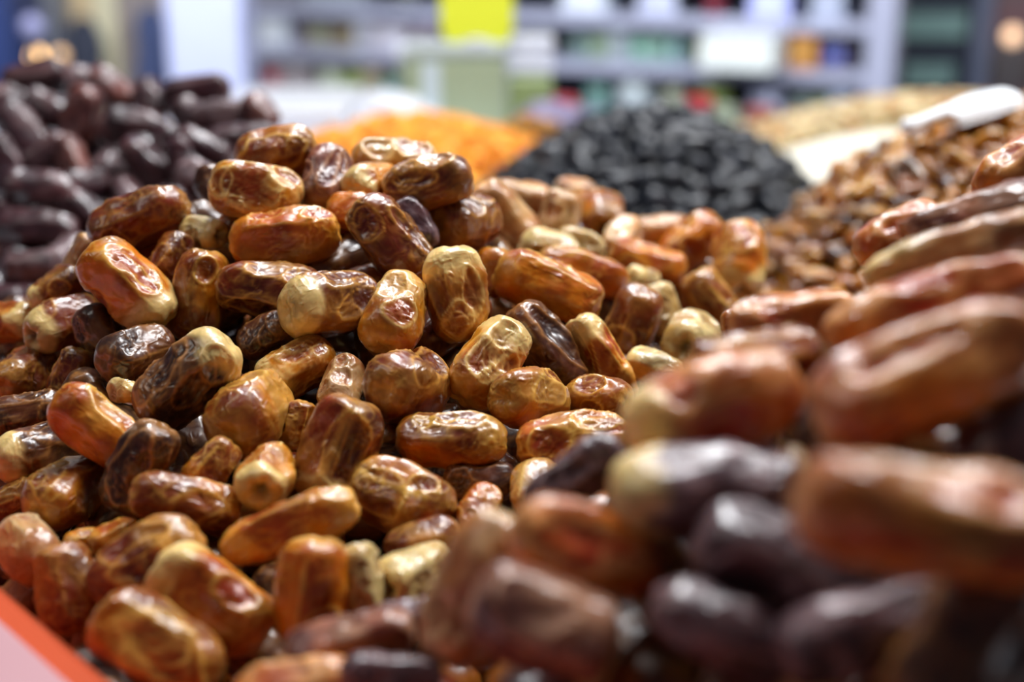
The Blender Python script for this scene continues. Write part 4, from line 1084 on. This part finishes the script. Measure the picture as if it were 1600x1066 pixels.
# ------------------------------------------------------------------ pillar, dark cabinet and what stands at both sides
def col_box(px0, px1, Y, z0, z1, dp, colr, name, label, cat, rough=.5, parts=None):
    zc = (z0 + z1) / 2
    a = at_Y(px0, 80, Y)[0]; b = at_Y(px1, 80, Y)[0]
    t = empty(name, ((a + b) / 2, Y + dp / 2, z0), label, cat)
    V, Q = [], []; bx(V, Q, (0, 0, (z1 - z0) / 2), (b - a, dp, z1 - z0), 0, .004)
    link('body', mesh_np('body', V, Q, None, cm(colr, rough), None, False), t)
    V, Q = [], []; bx(V, Q, (0, -.006, .05), (b - a + .012, dp + .012, .10), 0, .003)
    link('plinth', mesh_np('plinth', V, Q, None, cm(tuple(int(v * .7) for v in colr), rough), None, False), t)
    t['front'] = -dp / 2; return t, b - a
pl, w_ = col_box(262, 379, 3.9, 0, 2.4, .2, (186, 192, 226), 'panel_stand', 'tall pale lavender panel stand left of the shelving', 'panel', .45)
V, Q = [], []; bx(V, Q, (0, pl['front'] - .002, 1.3), (w_ * .9, .006, 2.0), 0, .002); link('face_panel', mesh_np('face_panel', V, Q, None, cm((192, 200, 236), .4), None, False), pl)
cb, w_ = col_box(1376, 1510, 4.45, 0, 2.0, .5, (44, 50, 62), 'cabinet', 'black-blue cabinet with greenish glass panels right of the shelving', 'cabinet', .4)
for ya, yb, x0, x1 in ((20, 60, -.4, .47), (100, 136, -.2, .36), (-60, -20, -.4, .4)):
    z0, z1 = at_Y(1440, yb, 4.45)[2], at_Y(1440, ya, 4.45)[2]
    V, Q = [], []; bx(V, Q, (w_ * (x0 + x1) / 2, cb['front'] - .004, (z0 + z1) / 2), (w_ * (x1 - x0), .01, z1 - z0), 0, .002)
    link('glass_panel', mesh_np('glass_panel', V, Q, None, cm((120, 150, 146), .3), None, False), cb)
col_box(1519, 1547, 4.45, 0, 2.0, .3, (96, 104, 126), 'locker', 'slim slate-grey locker beside the dark cabinet', 'locker')
lk, w_ = col_box(1547, 1640, 4.5, 0, .98, .4, (104, 88, 92), 'crate_stack', 'brown-grey crate stack at the right edge below the warm lamp', 'crate')
for k in range(6):
    V, Q = [], []; bx(V, Q, (0, lk['front'] - .006, .12 + k * .145), (w_ * .96, .02, .11), 0, .004)
    link('crate_side', mesh_np('crate_side', V, Q, None, cm((112, 84, 88) if k % 2 else (92, 84, 84), .6), None, False), lk)
col_box(1490, 1660, 5.6, 0, 2.2, .1, (176, 190, 204), 'partition', 'pale blue-grey partition behind the right-hand locker', 'partition')
# left side
col_box(-60, 20, 4.25, 0, 2.2, .3, (40, 58, 110), 'cabinet', 'navy blue cabinet cut by the left picture edge', 'cabinet')
col_box(24, 82, 4.6, 0, 2.2, .2, (140, 146, 160), 'partition', 'grey partition behind the two warm lamps at the left', 'partition')
cp_, w_ = col_box(84, 188, 4.9, 0, 2.4, .1, (222, 200, 160), 'folding_screen', 'warm cream upright screen left of the lavender panel', 'screen')
V, Q = [], []; bx(V, Q, (w_ * .33, cp_['front'] - .008, 1.3), (w_ * .3, .02, 2.0), 0, .003); link('strip', mesh_np('strip', V, Q, None, cm((224, 220, 188), .5), None, False), cp_)
col_box(189, 262, 4.9, 0, 2.4, .1, (146, 138, 138), 'partition', 'taupe partition between the cream screen and the lavender panel', 'partition')
crumple_bag((at_Y(238, 66, 4.5)[0], 4.5, 0.0), (.2, .2, .2), cm((70, 80, 120), .6), 'unused', 12).name = 'tmp'
bpy.data.objects.remove(bpy.data.objects['tmp'])
def hanging_coat(px, py, Y, w, h, colr, label, seed):
    p = at_Y(px, py, Y); V, Q = [], []; K, M_ = 20, 28
    for k in range(K + 1):
        u = k / K; ww = w / 2 * (.35 + .65 * min(1, u * 3) ** .6) * (1 + .12 * math.sin(u * 9))
        for j in range(M_):
            a = 2 * math.pi * j / M_
            f = 1 + .12 * math.sin(5 * a + seed) * u
            V.append((ww * f * math.cos(a), .05 * f * math.sin(a) * (.5 + u), h / 2 - u * h))
    for k in range(K):
        for j in range(M_):
            a, b = k * M_ + j, k * M_ + (j + 1) % M_; Q.append((a, a + M_, b + M_, b))
    Q.append(tuple(range(3, -1, -1)))
    o = link('coat', mesh_np('coat', V, Q[:-1], None, cm(colr, .8)), None, tuple(p)); return tag(o, label, 'coat')
hanging_coat(238, 70, 4.78, .105, .24, (62, 76, 118), 'navy blue coat hanging on the taupe partition', 1)
hanging_coat(135, 100, 4.78, .12, .30, (52, 58, 76), 'dark slate coat hanging on the cream screen, behind the dark pile', 2)
# warm lamps
def lamp(px, py, Y, rad, e, label, colr=(255, 200, 130)):
    p = at_Y(px, py, Y)
    t = empty('globe_lamp', (p[0], Y, 0), label, 'lamp')
    g = lathe('globe', [(rad * math.sin(math.pi * k / 12), p[2] - rad * math.cos(math.pi * k / 12)) for k in range(13)],
              mat('lamp_glass', colr, .3, emit=colr, estr=e), t, (0, 0, 0), 20)
    lathe('stand', [(.04, 0), (.04, .01), (.008, .02), (.008, p[2] - rad * .96)], cm((90, 90, 96), .4), t, (0, 0, 0), 14)
lamp(58, 88, 4.1, .020, 5, 'brighter warm globe lamp behind the crest of the dark pile')
lamp(95, 86, 4.26, .018, 1.1, 'dimmer warm globe lamp right of the brighter one', (235, 190, 140))
lamp(1582, 56, 4.35, .026, 1.6, 'warm peach globe lamp at the upper right corner', (250, 205, 165))
lamp(1592, 4, 5.2, .05, 1.2, 'pale blue-white globe lamp at the top right corner', (200, 225, 255))
lamp(50, 42, 3.85, .03, .3, 'dull lilac globe lamp over the brighter warm lamp', (130, 132, 170))

# white box filling the far left end of the counter
px0, px1 = at_Y(372, 150, 1.86)[0], at_Y(556, 150, 1.86)[0]
wb_ = empty('foam_box', ((px0 + px1) / 2, 1.80, TABLE + .0005), 'white foam box behind the dark pile, left of the crumpled white bag', 'box')
V, Q = [], []; bx(V, Q, (0, 0, .017), (px1 - px0, .22, .034), 0, .003); link('body', mesh_np('body', V, Q, None, M_WHITE, None, False), wb_)
V, Q = [], []; bx(V, Q, (0, 0, .040), (px1 - px0 + .006, .226, .010), 0, .003); link('lid', mesh_np('lid', V, Q, None, cm((248, 250, 255), .4), None, False), wb_)
